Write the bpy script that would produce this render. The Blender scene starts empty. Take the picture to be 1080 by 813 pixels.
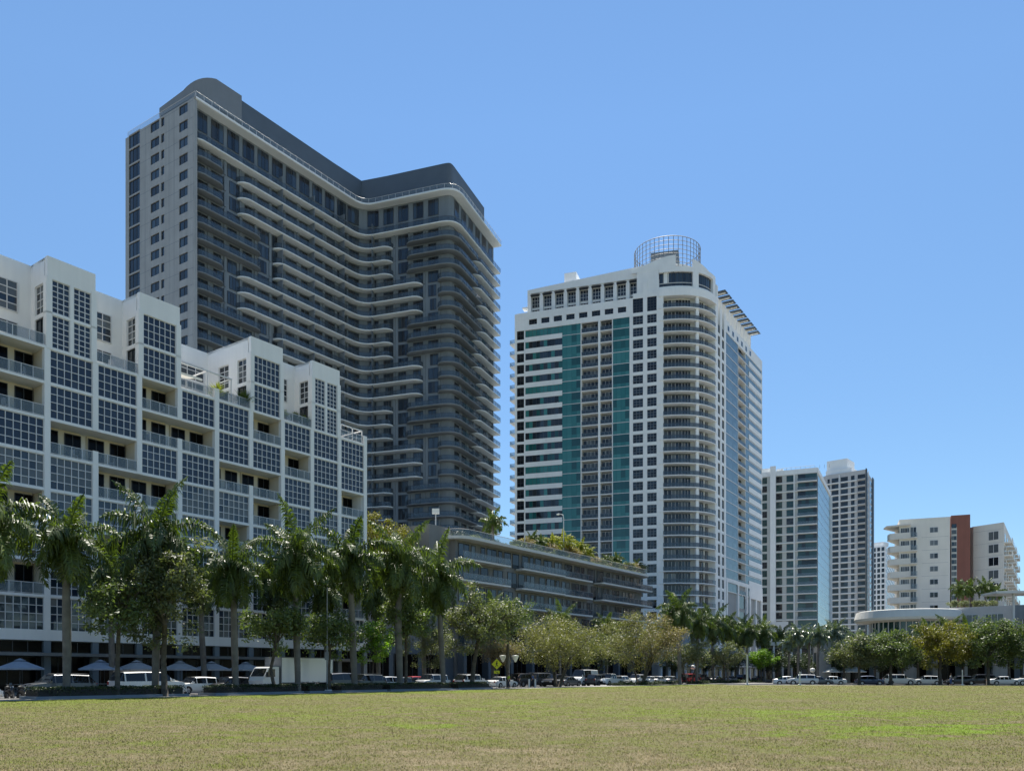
import bpy, math, random
import numpy as np
from mathutils import Matrix, Vector
R = math.radians
rnd = random.Random(7)
sc = bpy.context.scene
COL = sc.collection
# ---------------------------------------------------------------- camera, sky, sun, exposure
FPX, HOR, CAMH = 870.0, 711.0, 1.6          # focal length and horizon in 1080 px units, eye height
cam = bpy.data.objects.new('camera', bpy.data.cameras.new('camera')); COL.objects.link(cam)
cam.location = (0, 0, CAMH); cam.rotation_euler = (R(90), 0, 0)
cam.data.sensor_width = 36; cam.data.lens = FPX/1080*36
cam.data.shift_y = (HOR-406.5)/1080
cam.data.clip_start = .2; cam.data.clip_end = 9000
sc.camera = cam
SUN_AZ, SUN_EL = R(6), R(64)                 # clockwise from the view direction (+Y), height above the horizon
w = bpy.data.worlds.new('World'); sc.world = w; w.use_nodes = True
nt = w.node_tree; nt.nodes.clear()
sky = nt.nodes.new('ShaderNodeTexSky'); sky.sky_type = 'NISHITA'; sky.sun_disc = False
sky.sun_elevation = SUN_EL; sky.sun_rotation = SUN_AZ; sky.altitude = 0; sky.air_density = .85; sky.dust_density = .0; sky.ozone_density = 2.0
bg = nt.nodes.new('ShaderNodeBackground'); bg.inputs[1].default_value = .110
wo = nt.nodes.new('ShaderNodeOutputWorld')
tint = nt.nodes.new('ShaderNodeVectorMath'); tint.operation = 'MULTIPLY'; tint.inputs[1].default_value = (.785, .92, .95)   # white balance of the sky
tcw = nt.nodes.new('ShaderNodeTexCoord'); spw = nt.nodes.new('ShaderNodeSeparateXYZ'); nt.links.new(tcw.outputs['Generated'], spw.inputs[0])
hz = nt.nodes.new('ShaderNodeMapRange'); hz.inputs[1].default_value = .0; hz.inputs[2].default_value = .55; hz.inputs[3].default_value = .64; hz.inputs[4].default_value = 1.0
nt.links.new(spw.outputs['Z'], hz.inputs[0])      # the air near the skyline is deeper blue than the model's
hv = nt.nodes.new('ShaderNodeVectorMath'); hv.operation = 'SCALE'; nt.links.new(hz.outputs[0], hv.inputs['Scale'])
nt.links.new(sky.outputs[0], hv.inputs[0]); nt.links.new(hv.outputs[0], tint.inputs[0]); nt.links.new(tint.outputs[0], bg.inputs[0]); nt.links.new(bg.outputs[0], wo.inputs[0])
sd = bpy.data.lights.new('sun', 'SUN'); sd.energy = 5.0; sd.angle = R(.5); sd.color = (1, .95, .87)
so = bpy.data.objects.new('sun', sd); COL.objects.link(so)
sdir = Vector((math.sin(SUN_AZ)*math.cos(SUN_EL), math.cos(SUN_AZ)*math.cos(SUN_EL), math.sin(SUN_EL)))
so.rotation_euler = sdir.to_track_quat('Z', 'Y').to_euler(); so.location = (0, 0, 200)
sc.view_settings.view_transform = 'Standard'; sc.view_settings.look = 'None'
sc.view_settings.gamma = 1; sc.view_settings.use_curve_mapping = False
sc.view_settings.exposure = .85
sc.render.engine = 'CYCLES'
sc.cycles.max_bounces = 6; sc.cycles.diffuse_bounces = 3; sc.cycles.glossy_bounces = 3
sc.cycles.transparent_max_bounces = 12; sc.cycles.transmission_bounces = 3
sc.cycles.caustics_reflective = False; sc.cycles.caustics_refractive = False
# ---------------------------------------------------------------- materials
MAT = {}
def _bsdf(name):
    m = bpy.data.materials.new(name); m.use_nodes = True; MAT[name] = m
    return m, m.node_tree, m.node_tree.nodes['Principled BSDF']
def mat(name, col, rough=.7, metal=0, var=.08, scale=.35, ior=1.45, bump=0, bscale=6, island=0, streak=0):
    """plain surface with soft mottling; streak = vertical weather streaks, island = per-piece variation"""
    m, t, b = _bsdf(name)
    tc = t.nodes.new('ShaderNodeTexCoord')
    no = t.nodes.new('ShaderNodeTexNoise'); no.inputs['Scale'].default_value = scale; no.inputs['Detail'].default_value = 5
    t.links.new(tc.outputs['Object'], no.inputs['Vector'])
    fac = no.outputs['Fac']
    if streak:
        mp = t.nodes.new('ShaderNodeMapping'); mp.inputs['Scale'].default_value = (1.6, 1.6, .07)
        n2 = t.nodes.new('ShaderNodeTexNoise'); n2.inputs['Scale'].default_value = 1.0; n2.inputs['Detail'].default_value = 6
        t.links.new(tc.outputs['Object'], mp.inputs[0]); t.links.new(mp.outputs[0], n2.inputs['Vector'])
        mx = t.nodes.new('ShaderNodeMix'); mx.inputs[0].default_value = streak
        t.links.new(fac, mx.inputs[2]); t.links.new(n2.outputs['Fac'], mx.inputs[3]); fac = mx.outputs[0]
    if island:
        ge = t.nodes.new('ShaderNodeNewGeometry'); mx = t.nodes.new('ShaderNodeMix'); mx.inputs[0].default_value = island
        t.links.new(fac, mx.inputs[2]); t.links.new(ge.outputs['Random Per Island'], mx.inputs[3]); fac = mx.outputs[0]
    mr = t.nodes.new('ShaderNodeMapRange'); mr.inputs[1].default_value = .25; mr.inputs[2].default_value = .75
    mr.inputs[3].default_value = 1-var*2; mr.inputs[4].default_value = 1+var
    t.links.new(fac, mr.inputs[0])
    vm = t.nodes.new('ShaderNodeVectorMath'); vm.operation = 'SCALE'; vm.inputs[0].default_value = col[:3]
    t.links.new(mr.outputs[0], vm.inputs['Scale']); t.links.new(vm.outputs[0], b.inputs['Base Color'])
    b.inputs['Roughness'].default_value = rough; b.inputs['Metallic'].default_value = metal; b.inputs['IOR'].default_value = ior
    if bump:
        n3 = t.nodes.new('ShaderNodeTexNoise'); n3.inputs['Scale'].default_value = bscale; n3.inputs['Detail'].default_value = 6
        t.links.new(tc.outputs['Object'], n3.inputs['Vector'])
        bp = t.nodes.new('ShaderNodeBump'); bp.inputs['Strength'].default_value = bump; bp.inputs['Distance'].default_value = .05
        t.links.new(n3.outputs['Fac'], bp.inputs['Height']); t.links.new(bp.outputs[0], b.inputs['Normal'])
    return m
def glass_mat(name, c1, c2, rough=.06, ior=1.7, metal=0, wav=.03, p=.5):
    """opaque window glass: each pane its own depth of colour and slightly uneven"""
    m, t, b = _bsdf(name)
    ge = t.nodes.new('ShaderNodeNewGeometry')
    oi = t.nodes.new('ShaderNodeObjectInfo')
    ad = t.nodes.new('ShaderNodeMath'); ad.operation = 'ADD'; t.links.new(ge.outputs['Random Per Island'], ad.inputs[0]); t.links.new(oi.outputs['Random'], ad.inputs[1])
    hv = t.nodes.new('ShaderNodeMath'); hv.operation = 'MULTIPLY'; hv.inputs[1].default_value = .5; t.links.new(ad.outputs[0], hv.inputs[0])
    pw = t.nodes.new('ShaderNodeMath'); pw.operation = 'POWER'; pw.inputs[1].default_value = p*5; t.links.new(hv.outputs[0], pw.inputs[0])
    mx = t.nodes.new('ShaderNodeMix'); mx.data_type = 'RGBA'; mx.inputs[6].default_value = (*c1, 1); mx.inputs[7].default_value = (*c2, 1)
    t.links.new(pw.outputs[0], mx.inputs[0]); t.links.new(mx.outputs[2], b.inputs['Base Color'])
    b.inputs['Roughness'].default_value = rough; b.inputs['IOR'].default_value = ior; b.inputs['Metallic'].default_value = metal
    tc = t.nodes.new('ShaderNodeTexCoord'); no = t.nodes.new('ShaderNodeTexNoise'); no.inputs['Scale'].default_value = .6
    t.links.new(tc.outputs['Object'], no.inputs['Vector'])
    bp = t.nodes.new('ShaderNodeBump'); bp.inputs['Strength'].default_value = wav; bp.inputs['Distance'].default_value = 1
    t.links.new(no.outputs['Fac'], bp.inputs['Height']); t.links.new(bp.outputs[0], b.inputs['Normal'])
    return m
def rail_glass(name, col, alpha, rough=.05):
    m, t, b = _bsdf(name)
    b.inputs['Base Color'].default_value = (*col, 1); b.inputs['Roughness'].default_value = rough; b.inputs['IOR'].default_value = 1.6
    b.inputs['Alpha'].default_value = alpha
    return m
def leaf_mat(name, c1, c2, trans=.35, rough=.5, spec=.4, objvar=.25):
    """leaf: colour per leaf and per clump, lets part of the light through"""
    m = bpy.data.materials.new(name); m.use_nodes = True; MAT[name] = m
    t = m.node_tree; b = t.nodes['Principled BSDF']; out = t.nodes['Material Output']
    ge = t.nodes.new('ShaderNodeNewGeometry'); tc = t.nodes.new('ShaderNodeTexCoord'); oi = t.nodes.new('ShaderNodeObjectInfo')
    no = t.nodes.new('ShaderNodeTexNoise'); no.inputs['Scale'].default_value = .55; t.links.new(tc.outputs['Object'], no.inputs['Vector'])
    a1 = t.nodes.new('ShaderNodeMath'); a1.operation = 'MULTIPLY_ADD'; a1.inputs[1].default_value = .45; a1.inputs[2].default_value = -.22
    t.links.new(ge.outputs['Random Per Island'], a1.inputs[0])
    a2 = t.nodes.new('ShaderNodeMath'); a2.operation = 'ADD'; t.links.new(a1.outputs[0], a2.inputs[0]); t.links.new(no.outputs['Fac'], a2.inputs[1])
    a3 = t.nodes.new('ShaderNodeMath'); a3.operation = 'MULTIPLY_ADD'; a3.inputs[1].default_value = objvar; t.links.new(oi.outputs['Random'], a3.inputs[0]); t.links.new(a2.outputs[0], a3.inputs[2])
    mr = t.nodes.new('ShaderNodeMapRange'); mr.inputs[1].default_value = .25; mr.inputs[2].default_value = .95; t.links.new(a3.outputs[0], mr.inputs[0])
    mx = t.nodes.new('ShaderNodeMix'); mx.data_type = 'RGBA'; mx.inputs[6].default_value = (*c1, 1); mx.inputs[7].default_value = (*c2, 1)
    t.links.new(mr.outputs[0], mx.inputs[0]); t.links.new(mx.outputs[2], b.inputs['Base Color'])
    b.inputs['Roughness'].default_value = rough; b.inputs['Specular IOR Level'].default_value = spec
    tr = t.nodes.new('ShaderNodeBsdfTranslucent'); vm = t.nodes.new('ShaderNodeVectorMath'); vm.operation = 'MULTIPLY'; vm.inputs[1].default_value = (1.3, 1.5, .5)
    t.links.new(mx.outputs[2], vm.inputs[0]); t.links.new(vm.outputs[0], tr.inputs[0])
    ms = t.nodes.new('ShaderNodeMixShader'); ms.inputs[0].default_value = trans
    t.links.new(b.outputs[0], ms.inputs[1]); t.links.new(tr.outputs[0], ms.inputs[2]); t.links.new(ms.outputs[0], out.inputs[0])
    return m

mat('white_stucco', (.83, .825, .80), .85, var=.05, streak=.5)
mat('cream_stucco', (.68, .62, .50), .85, var=.05)
mat('soffit', (.55, .53, .47), .9, var=.05)
mat('white_frame', (.62, .62, .62), .4, var=.03)
mat('dark_frame', (.05, .055, .06), .4)
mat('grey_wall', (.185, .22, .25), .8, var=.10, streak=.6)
mat('grey_wall_light', (.34, .355, .36), .85, var=.12, streak=.6)
mat('grey_screen', (.09, .115, .145), .6, var=.05)
mat('grey_screen_light', (.19, .21, .23), .7, var=.05)
mat('slab_white', (.70, .755, .775), .8, var=.04, streak=.3)
mat('slab_grey', (.18, .21, .235), .7, var=.05)
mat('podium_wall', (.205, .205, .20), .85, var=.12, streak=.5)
mat('podium_slab', (.60, .60, .58), .85, var=.06, streak=.3)
mat('tower_white', (.84, .85, .84), .8, var=.05, streak=.3)
mat('brick_red', (.25, .105, .08), .85, var=.10, streak=.4)
mat('beige_stucco', (.70, .68, .62), .85, var=.05, streak=.4)
mat('tower_tan', (.54, .55, .52), .85, var=.06, streak=.4)
mat('tower_grey', (.50, .49, .48), .85, var=.06, streak=.4)
mat('concrete', (.27, .26, .24), .9, var=.12, scale=.8, bump=.2)
mat('kerb', (.40, .39, .36), .9, var=.15, scale=2)
mat('asphalt', (.07, .07, .07), .9, var=.2, scale=.6, bump=.3, bscale=30)
mat('road_paint', (.75, .75, .72), .7, var=.15, scale=2)
mat('ground', (.20, .19, .17), .95, var=.2, scale=.05)
mat('bark_grey', (.17, .155, .135), .9, var=.25, scale=1.6, bump=.4, bscale=4, streak=.3)
mat('bark_brown', (.10, .085, .065), .95, var=.3, scale=3, bump=.5, bscale=6)
mat('shaft_green', (.10, .15, .04), .5, var=.2, scale=2)
mat('black', (.012, .012, .013), .5)
mat('rubber', (.02, .02, .02), .85)
mat('rim', (.45, .46, .48), .3, .8)
mat('steel', (.20, .21, .22), .6, .0, var=.1, scale=2)
mat('pole_white', (.6, .6, .58), .5, var=.05)
mat('canvas_blue', (.34, .38, .45), .9, var=.1, scale=1)
mat('canvas_grey', (.40, .40, .41), .9, var=.1, scale=1)
mat('canvas_white', (.7, .69, .64), .9, var=.05)
mat('sign_yellow', (.75, .72, .02), .5, var=.03)
mat('sign_black', (.015, .015, .015), .5)
mat('lamp_glass', (.75, .75, .70), .3, var=.02)
mat('headlight', (.7, .72, .75), .1)
mat('taillight', (.35, .02, .02), .2)
mat('skin', (.42, .26, .18), .6); mat('hair', (.03, .02, .015), .7)
mat('cloth_dark', (.03, .035, .05), .9); mat('cloth_lime', (.5, .62, .05), .9); mat('cloth_white', (.6, .6, .6), .9); mat('cloth_blue', (.07, .12, .28), .9)
mat('planter', (.25, .2, .16), .8)
glass_mat('glass_navy', (.008, .015, .032), (.05, .07, .105), rough=.05, ior=1.56)
glass_mat('glass_dark', (.008, .011, .016), (.045, .05, .055), rough=.05, ior=1.52)
glass_mat('glass_slate', (.012, .02, .032), (.05, .075, .10), rough=.06, ior=1.62)
glass_mat('glass_curtain', (.08, .095, .105), (.22, .23, .225), rough=.08, ior=1.5)
glass_mat('glass_teal', (.014, .14, .135), (.06, .235, .225), rough=.10, ior=1.6, p=.3)
glass_mat('glass_tealdark', (.008, .06, .06), (.02, .13, .125), rough=.08, ior=1.6, p=.3)
glass_mat('glass_sky', (.085, .145, .17), (.17, .24, .27), rough=.2, ior=1.45, metal=.05, p=.3)
glass_mat('glass_blue', (.16, .30, .38), (.24, .40, .47), rough=.2, ior=1.5, metal=.1, p=.3)
glass_mat('glass_green', (.01, .045, .045), (.04, .10, .095), rough=.08, ior=1.6)
glass_mat('shop_dark', (.003, .003, .004), (.008, .008, .008), rough=.15, ior=1.2)
glass_mat('car_glass', (.008, .01, .012), (.012, .014, .016), rough=.04, ior=1.5, wav=0)
rail_glass('rail_clear', (.20, .25, .28), .34)
rail_glass('rail_dark', (.05, .075, .10), .62)
rail_glass('rail_blue', (.12, .18, .22), .55)
leaf_mat('palm_leaf', (.03, .052, .012), (.13, .17, .035), .36, rough=.42, spec=.5)
leaf_mat('palm_leaf_silver', (.08, .11, .075), (.20, .24, .16), .3, rough=.32, spec=.7)
leaf_mat('palm_leaf_young', (.13, .17, .02), (.42, .38, .05), .35)
leaf_mat('leaf_green', (.05, .075, .028), (.16, .20, .075), .36)
leaf_mat('leaf_greygreen', (.075, .095, .045), (.20, .21, .12), .34)
leaf_mat('leaf_olive', (.105, .112, .04), (.235, .22, .10), .32)
leaf_mat('leaf_rust', (.17, .13, .07), (.32, .25, .15), .3)
leaf_mat('leaf_gold', (.09, .09, .02), (.24, .21, .035), .35)
leaf_mat('leaf_lime', (.10, .19, .015), (.22, .36, .03), .4)
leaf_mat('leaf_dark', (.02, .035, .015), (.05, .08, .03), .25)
leaf_mat('hedge_leaf', (.014, .028, .01), (.05, .075, .025), .2)
leaf_mat('flower_yellow', (.5, .4, .02), (.7, .6, .05), .3)
def paint(name, col, rough=.25, metal=0.0):
    m, t, b = _bsdf(name); b.inputs['Base Color'].default_value = (*col, 1); b.inputs['Roughness'].default_value = rough
    b.inputs['Metallic'].default_value = metal; b.inputs['Coat Weight'].default_value = .6; b.inputs['Coat Roughness'].default_value = .05
    tc = t.nodes.new('ShaderNodeTexCoord'); no = t.nodes.new('ShaderNodeTexNoise'); no.inputs['Scale'].default_value = 3
    t.links.new(tc.outputs['Object'], no.inputs['Vector'])
    mr = t.nodes.new('ShaderNodeMapRange'); mr.inputs[3].default_value = rough; mr.inputs[4].default_value = rough+.18
    t.links.new(no.outputs['Fac'], mr.inputs[0]); t.links.new(mr.outputs[0], b.inputs['Roughness'])
paint('paint_white', (.72, .72, .70)); paint('paint_black', (.012, .012, .014)); paint('paint_silver', (.42, .43, .44), .3, .5)
paint('paint_grey', (.09, .095, .10), .3, .3); paint('paint_red', (.45, .02, .02)); paint('paint_green', (.045, .055, .05), .3, .2); paint('paint_blue', (.03, .05, .10), .3, .3)
# the lawn: dry and green patches, fine speckle
def lawn_mat(name, blades=False):
    m, t, b = _bsdf(name)
    tc = t.nodes.new('ShaderNodeTexCoord'); L = t.links.new
    def noise(scale, detail=4, sx=1, sy=1):
        mp = t.nodes.new('ShaderNodeMapping'); mp.inputs['Scale'].default_value = (sx, sy, 1); L(tc.outputs['Object'], mp.inputs[0])
        n = t.nodes.new('ShaderNodeTexNoise'); n.inputs['Scale'].default_value = scale; n.inputs['Detail'].default_value = detail; n.inputs['Roughness'].default_value = .65
        L(mp.outputs[0], n.inputs['Vector']); return n.outputs['Fac']
    big = noise(.11, 5, .6, 1); mid = noise(.9, 6); fine = noise(9, 5); fine2 = noise(34, 3)
    def mth(op, a, b_):
        n = t.nodes.new('ShaderNodeMath'); n.operation = op
        for i, v in enumerate((a, b_)):
            if isinstance(v, (int, float)): n.inputs[i].default_value = v
            else: L(v, n.inputs[i])
        return n.outputs[0]
    # how far from the camera side of the park: the lawn near the footpath used by people is drier
    sep = t.nodes.new('ShaderNodeSeparateXYZ'); L(tc.outputs['Object'], sep.inputs[0])
    dry = t.nodes.new('ShaderNodeMapRange'); dry.inputs[1].default_value = 13; dry.inputs[2].default_value = 32; dry.inputs[3].default_value = .10; dry.inputs[4].default_value = -.06
    L(sep.outputs['Y'], dry.inputs[0])
    s = mth('ADD', mth('MULTIPLY', big, 1.0), mth('MULTIPLY', mid, 1.15)); s = mth('SUBTRACT', s, .525); s = mth('ADD', s, mth('MULTIPLY', fine, .8)); s = mth('ADD', s, mth('MULTIPLY', fine2, .5)); s = mth('SUBTRACT', s, .225)
    if blades:
        ge = t.nodes.new('ShaderNodeNewGeometry'); s = mth('ADD', s, mth('MULTIPLY', ge.outputs['Random Per Island'], .55)); s = mth('SUBTRACT', s, .27)
    s = mth('ADD', s, dry.outputs[0])
    nn = mth('SUBTRACT', mth('MULTIPLY', sep.outputs['X'], .811), mth('MULTIPLY', sep.outputs['Y'], .585))
    ed = t.nodes.new('ShaderNodeMapRange'); ed.inputs[1].default_value = -54; ed.inputs[2].default_value = -43; ed.inputs[3].default_value = .26; ed.inputs[4].default_value = 0
    L(nn, ed.inputs[0]); s = mth('SUBTRACT', s, ed.outputs[0])
    # greener, better watered patches (centre x, y, radii)
    for (px, py, rx, ry, k) in ((10.6, 23.6, 3.4, 2.4, .30), (14.6, 24.5, 3.2, 1.8, .26), (-8.5, 34, 3.4, 4, .12), (9, 34, 12, 5, .10), (0.3, 46, 1.8, 4, .2), (-6.5, 23, 2.0, 1.6, .12), (-2.8, 25.5, 1.0, .9, .3), (17, 33, 6, 5, .14)):
        vs = t.nodes.new('ShaderNodeVectorMath'); vs.operation = 'SUBTRACT'; vs.inputs[1].default_value = (px, py, 0); L(tc.outputs['Object'], vs.inputs[0])
        vm = t.nodes.new('ShaderNodeVectorMath'); vm.operation = 'MULTIPLY'; vm.inputs[1].default_value = (1/rx, 1/ry, 0); L(vs.outputs[0], vm.inputs[0])
        ln = t.nodes.new('ShaderNodeVectorMath'); ln.operation = 'LENGTH'; L(vm.outputs[0], ln.inputs[0])
        l2 = mth('ADD', ln.outputs['Value'], mth('MULTIPLY', mth('SUBTRACT', mid, .5), 4.5))
        mr = t.nodes.new('ShaderNodeMapRange'); mr.inputs[1].default_value = 1.25; mr.inputs[2].default_value = .6; mr.inputs[3].default_value = 0; mr.inputs[4].default_value = k
        L(l2, mr.inputs[0]); s = mth('SUBTRACT', s, mr.outputs[0])
    cr = t.nodes.new('ShaderNodeValToRGB'); e = cr.color_ramp.elements
    e[0].position = .12; e[0].color = (.16, .225, .028, 1); e[1].position = .85; e[1].color = (.25, .205, .12, 1)
    for p_, c_ in ((.36, (.148, .168, .036)), (.52, (.152, .152, .050)), (.66, (.158, .138, .068))):
        x = e.new(p_); x.color = (*c_, 1)
    mr = t.nodes.new('ShaderNodeMapRange'); mr.inputs[1].default_value = .30; mr.inputs[2].default_value = 1.45
    L(s, mr.inputs[0]); L(mr.outputs[0], cr.inputs[0]); L(cr.outputs[0], b.inputs['Base Color'])
    b.inputs['Roughness'].default_value = .9; b.inputs['Specular IOR Level'].default_value = .15
    if blades:
        tr = t.nodes.new('ShaderNodeBsdfTranslucent'); ms = t.nodes.new('ShaderNodeMixShader'); ms.inputs[0].default_value = .55
        vm = t.nodes.new('ShaderNodeVectorMath'); vm.operation = 'SCALE'; vm.inputs['Scale'].default_value = 1.5; L(cr.outputs[0], vm.inputs[0]); L(vm.outputs[0], tr.inputs[0])
        L(b.outputs[0], ms.inputs[1]); L(tr.outputs[0], ms.inputs[2]); L(ms.outputs[0], t.nodes['Material Output'].inputs[0])
    if not blades:
        bp = t.nodes.new('ShaderNodeBump'); bp.inputs['Strength'].default_value = .9; bp.inputs['Distance'].default_value = .08
        L(mth('ADD', fine, mth('MULTIPLY', fine2, .7)), bp.inputs['Height']); L(bp.outputs[0], b.inputs['Normal'])
lawn_mat('lawn'); lawn_mat('lawn_blades', True)

# ---------------------------------------------------------------- mesh helpers
WM = {}                                            # world matrices of parents
def tagp(o, label=None, cat=None, group=None, kind=None):
    if label: o['label'] = label
    if cat: o['category'] = cat
    if group: o['group'] = group
    if kind: o['kind'] = kind
    return o
def empty(name, loc=(0, 0, 0), rz=0, label=None, cat=None, group=None):
    o = bpy.data.objects.new(name, None); COL.objects.link(o); o.location = loc; o.rotation_euler = (0, 0, rz)
    o.empty_display_size = .5
    WM[o.name] = Matrix.Translation(loc) @ Matrix.Rotation(rz, 4, 'Z')
    return tagp(o, label, cat, group)
class Fr:                                          # a local frame: x along, y inwards, z up
    def __init__(s, x, y, ang, z=0): s.o = (x, y, z); s.c = math.cos(ang); s.s = math.sin(ang); s.ang = ang
    def __call__(s, a, b, z): return (s.o[0]+a*s.c-b*s.s, s.o[1]+a*s.s+b*s.c, s.o[2]+z)
ID = Fr(0, 0, 0)
class MB:
    def __init__(s): s.v = []; s.f = []; s.m = []
    def quad(s, p, m):
        n = len(s.v); s.v += p; s.f.append(tuple(range(n, n+len(p)))); s.m.append(m)
    def box(s, fr, a0, a1, b0, b1, z0, z1, m):
        n = len(s.v)
        s.v += [fr(a0, b0, z0), fr(a1, b0, z0), fr(a1, b1, z0), fr(a0, b1, z0), fr(a0, b0, z1), fr(a1, b0, z1), fr(a1, b1, z1), fr(a0, b1, z1)]
        s.f += [(n, n+3, n+2, n+1), (n+4, n+5, n+6, n+7), (n, n+1, n+5, n+4), (n+1, n+2, n+6, n+5), (n+2, n+3, n+7, n+6), (n+3, n, n+4, n+7)]
        s.m += [m]*6
    def prism(s, pts, z0, z1, m, top=None):        # pts ccw, z1 may be a list
        n = len(s.v); k = len(pts); zz = z1 if isinstance(z1, (list, tuple)) else [z1]*k
        s.v += [(p[0], p[1], z0) for p in pts]+[(p[0], p[1], z) for p, z in zip(pts, zz)]
        s.f.append(tuple(range(n+k-1, n-1, -1))); s.m.append(m)
        s.f.append(tuple(range(n+k, n+2*k))); s.m.append(top or m)
        for i in range(k):
            j = (i+1) % k; s.f.append((n+i, n+j, n+k+j, n+k+i)); s.m.append(m)
    def tube(s, pts, rad, m, seg=8, cap=True):
        pts = [Vector(p) for p in pts]; k = len(pts)
        if not isinstance(rad, (list, tuple)): rad = [rad]*k
        base = len(s.v); ref = Vector((0, 0, 1))
        d0 = (pts[1]-pts[0]).normalized()
        if abs(d0.z) > .9: ref = Vector((1, 0, 0))
        for i, p in enumerate(pts):
            d = (pts[min(i+1, k-1)]-pts[max(i-1, 0)]).normalized(); u = d.cross(ref)
            if u.length < 1e-4: u = d.cross(Vector((0, 1, .3)))
            u.normalize(); v = d.cross(u)
            for q in range(seg):
                an = 2*math.pi*q/seg; s.v.append(tuple(p+(u*math.cos(an)+v*math.sin(an))*rad[i]))
        for i in range(k-1):
            for q in range(seg):
                a = base+i*seg+q; b = base+i*seg+(q+1) % seg; s.f.append((a, b, b+seg, a+seg)); s.m.append(m)
        if cap:
            s.f.append(tuple(base+q for q in range(seg))); s.m.append(m)
            s.f.append(tuple(base+(k-1)*seg+q for q in range(seg-1, -1, -1))); s.m.append(m)
    def lathe(s, fr, prof, m, seg=24, cx=0, cy=0):  # prof: (r,z)
        n = len(s.v)
        for r_, z in prof:
            for q in range(seg):
                an = 2*math.pi*q/seg; s.v.append(fr(cx+r_*math.cos(an), cy+r_*math.sin(an), z))
        for i in range(len(prof)-1):
            for q in range(seg):
                a = n+i*seg+q; b = n+i*seg+(q+1) % seg; s.f.append((a, b, b+seg, a+seg)); s.m.append(m)
    def add(s, o):
        n = len(s.v); s.v += o.v; s.f += [tuple(i+n for i in f) for f in o.f]; s.m += o.m
    def build(s, name, parent=None, smooth=False, label=None, cat=None, group=None, kind=None):
        if not s.v: return None
        me = bpy.data.meshes.new(name); vs = s.v
        M = WM[parent.name] if parent else None
        if M is not None:
            Mi = np.array(M.inverted()); a = np.array(vs); vs = (a @ Mi[:3, :3].T + Mi[:3, 3]).tolist()
        me.from_pydata(vs, [], s.f)
        names = []; idx = []
        for q in s.m:
            if q not in names: names.append(q)
            idx.append(names.index(q))
        for q in names: me.materials.append(MAT[q])
        me.polygons.foreach_set('material_index', idx)
        if smooth: me.polygons.foreach_set('use_smooth', [True]*len(s.f))
        me.update()
        o = bpy.data.objects.new(name, me); COL.objects.link(o)
        if parent:
            o.parent = parent
        WM[o.name] = (WM[parent.name] if parent else Matrix.Identity(4))
        return tagp(o, label, cat, group, kind)
class Pool:                                        # countable parts of one thing: largest 100 are single parts, the rest one piece
    def __init__(s, name, parent, cap=100, child=None): s.n = name; s.p = parent; s.cap = cap; s.it = []; s.ch = child
    def add(s, mb, sub=None):
        a = np.array(mb.v); c = a.mean(0); ext = a.max(0)-a.min(0); s.it.append((-(max(ext[0], ext[1])*ext[2]+.01)/(c[0]**2+c[1]**2+c[2]**2), len(s.it), mb, sub))
    def done(s):
        s.it.sort(key=lambda t: t[:2])
        for _, _, mb, sub in s.it[:s.cap]:
            o = mb.build(s.n, s.p)
            if sub and sub.v: sub.build(s.ch, o)
        rest = s.it[s.cap:]
        if rest:
            big = MB()
            for _, _, mb, sub in rest:
                big.add(mb)
                if sub: big.add(sub)
            big.build(s.n, s.p, kind='stuff')
def kids(o): return [c for c in COL.objects if c.parent == o]
CH = {}
def copy_tree(o, loc=None, rz=None, scale=None, label=None, parent=None):
    c = o.copy(); COL.objects.link(c)
    if parent: c.parent = parent
    if loc is not None: c.location = loc
    if rz is not None: c.rotation_euler = (0, 0, rz)
    if scale is not None: c.scale = scale if isinstance(scale, (tuple, list)) else (scale,)*3
    if label: c['label'] = label
    if o.name not in CH: CH[o.name] = kids(o)
    CH[c.name] = [copy_tree(k, parent=c) for k in CH[o.name]]
    return c
# street grid: S runs along the street away from the camera, n across it (negative = towards the buildings)
DX, DY = .585, .811
SANG = math.atan2(DY, DX)
def st(S, n, z=0): return (DX*S+DY*n, DY*S-DX*n, z)
def Su(u, n):
    r = (u-540)/FPX; return (-DY*n-DX*n*r)/(DX-DY*r)
def at(u, Y, z=0): return ((u-540)/FPX*Y, Y, z)
def zat(v, Y): return CAMH+(HOR-v)/FPX*Y
# ================================================================ SETTING: ground, lawn, street
mb = MB(); g = 3000
mb.quad([(-g, -400, -.16), (g, -400, -.16), (g, 4500, -.16), (-g, 4500, -.16)], 'ground'); mb.build('ground', kind='structure')
def strip(mb, S0, S1, n0, n1, z, m):
    mb.quad([st(S0, n1, z), st(S1, n1, z), st(S1, n0, z), st(S0, n0, z)], m)
mb = MB()
strip(mb, -60, 500, -73.2, -58.9, -.12, 'asphalt')
CS0, CS1 = at(810, 127), at(1500, 113.5)           # the street crossing beyond the park
def cross(mb, t0, t1, d0, d1, z, m):               # t along the crossing street, d away from the camera
    ax, ay = .985, -.174; bx, by = .174, .985
    o = (39, 125.5)
    P = lambda t, d: (o[0]+ax*t+bx*d, o[1]+ay*t+by*d, z)
    mb.quad([P(t0, d0), P(t1, d0), P(t1, d1), P(t0, d1)], m)
def cp(t, d, z=0): return (39+.985*t+.174*d, 125.5-.174*t+.985*d, z)
mb.build('street', kind='structure')
mb = MB(); cross(mb, -14, 190, 4.2, 17.5, -.116, 'asphalt'); mb.build('street', kind='structure')
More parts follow.
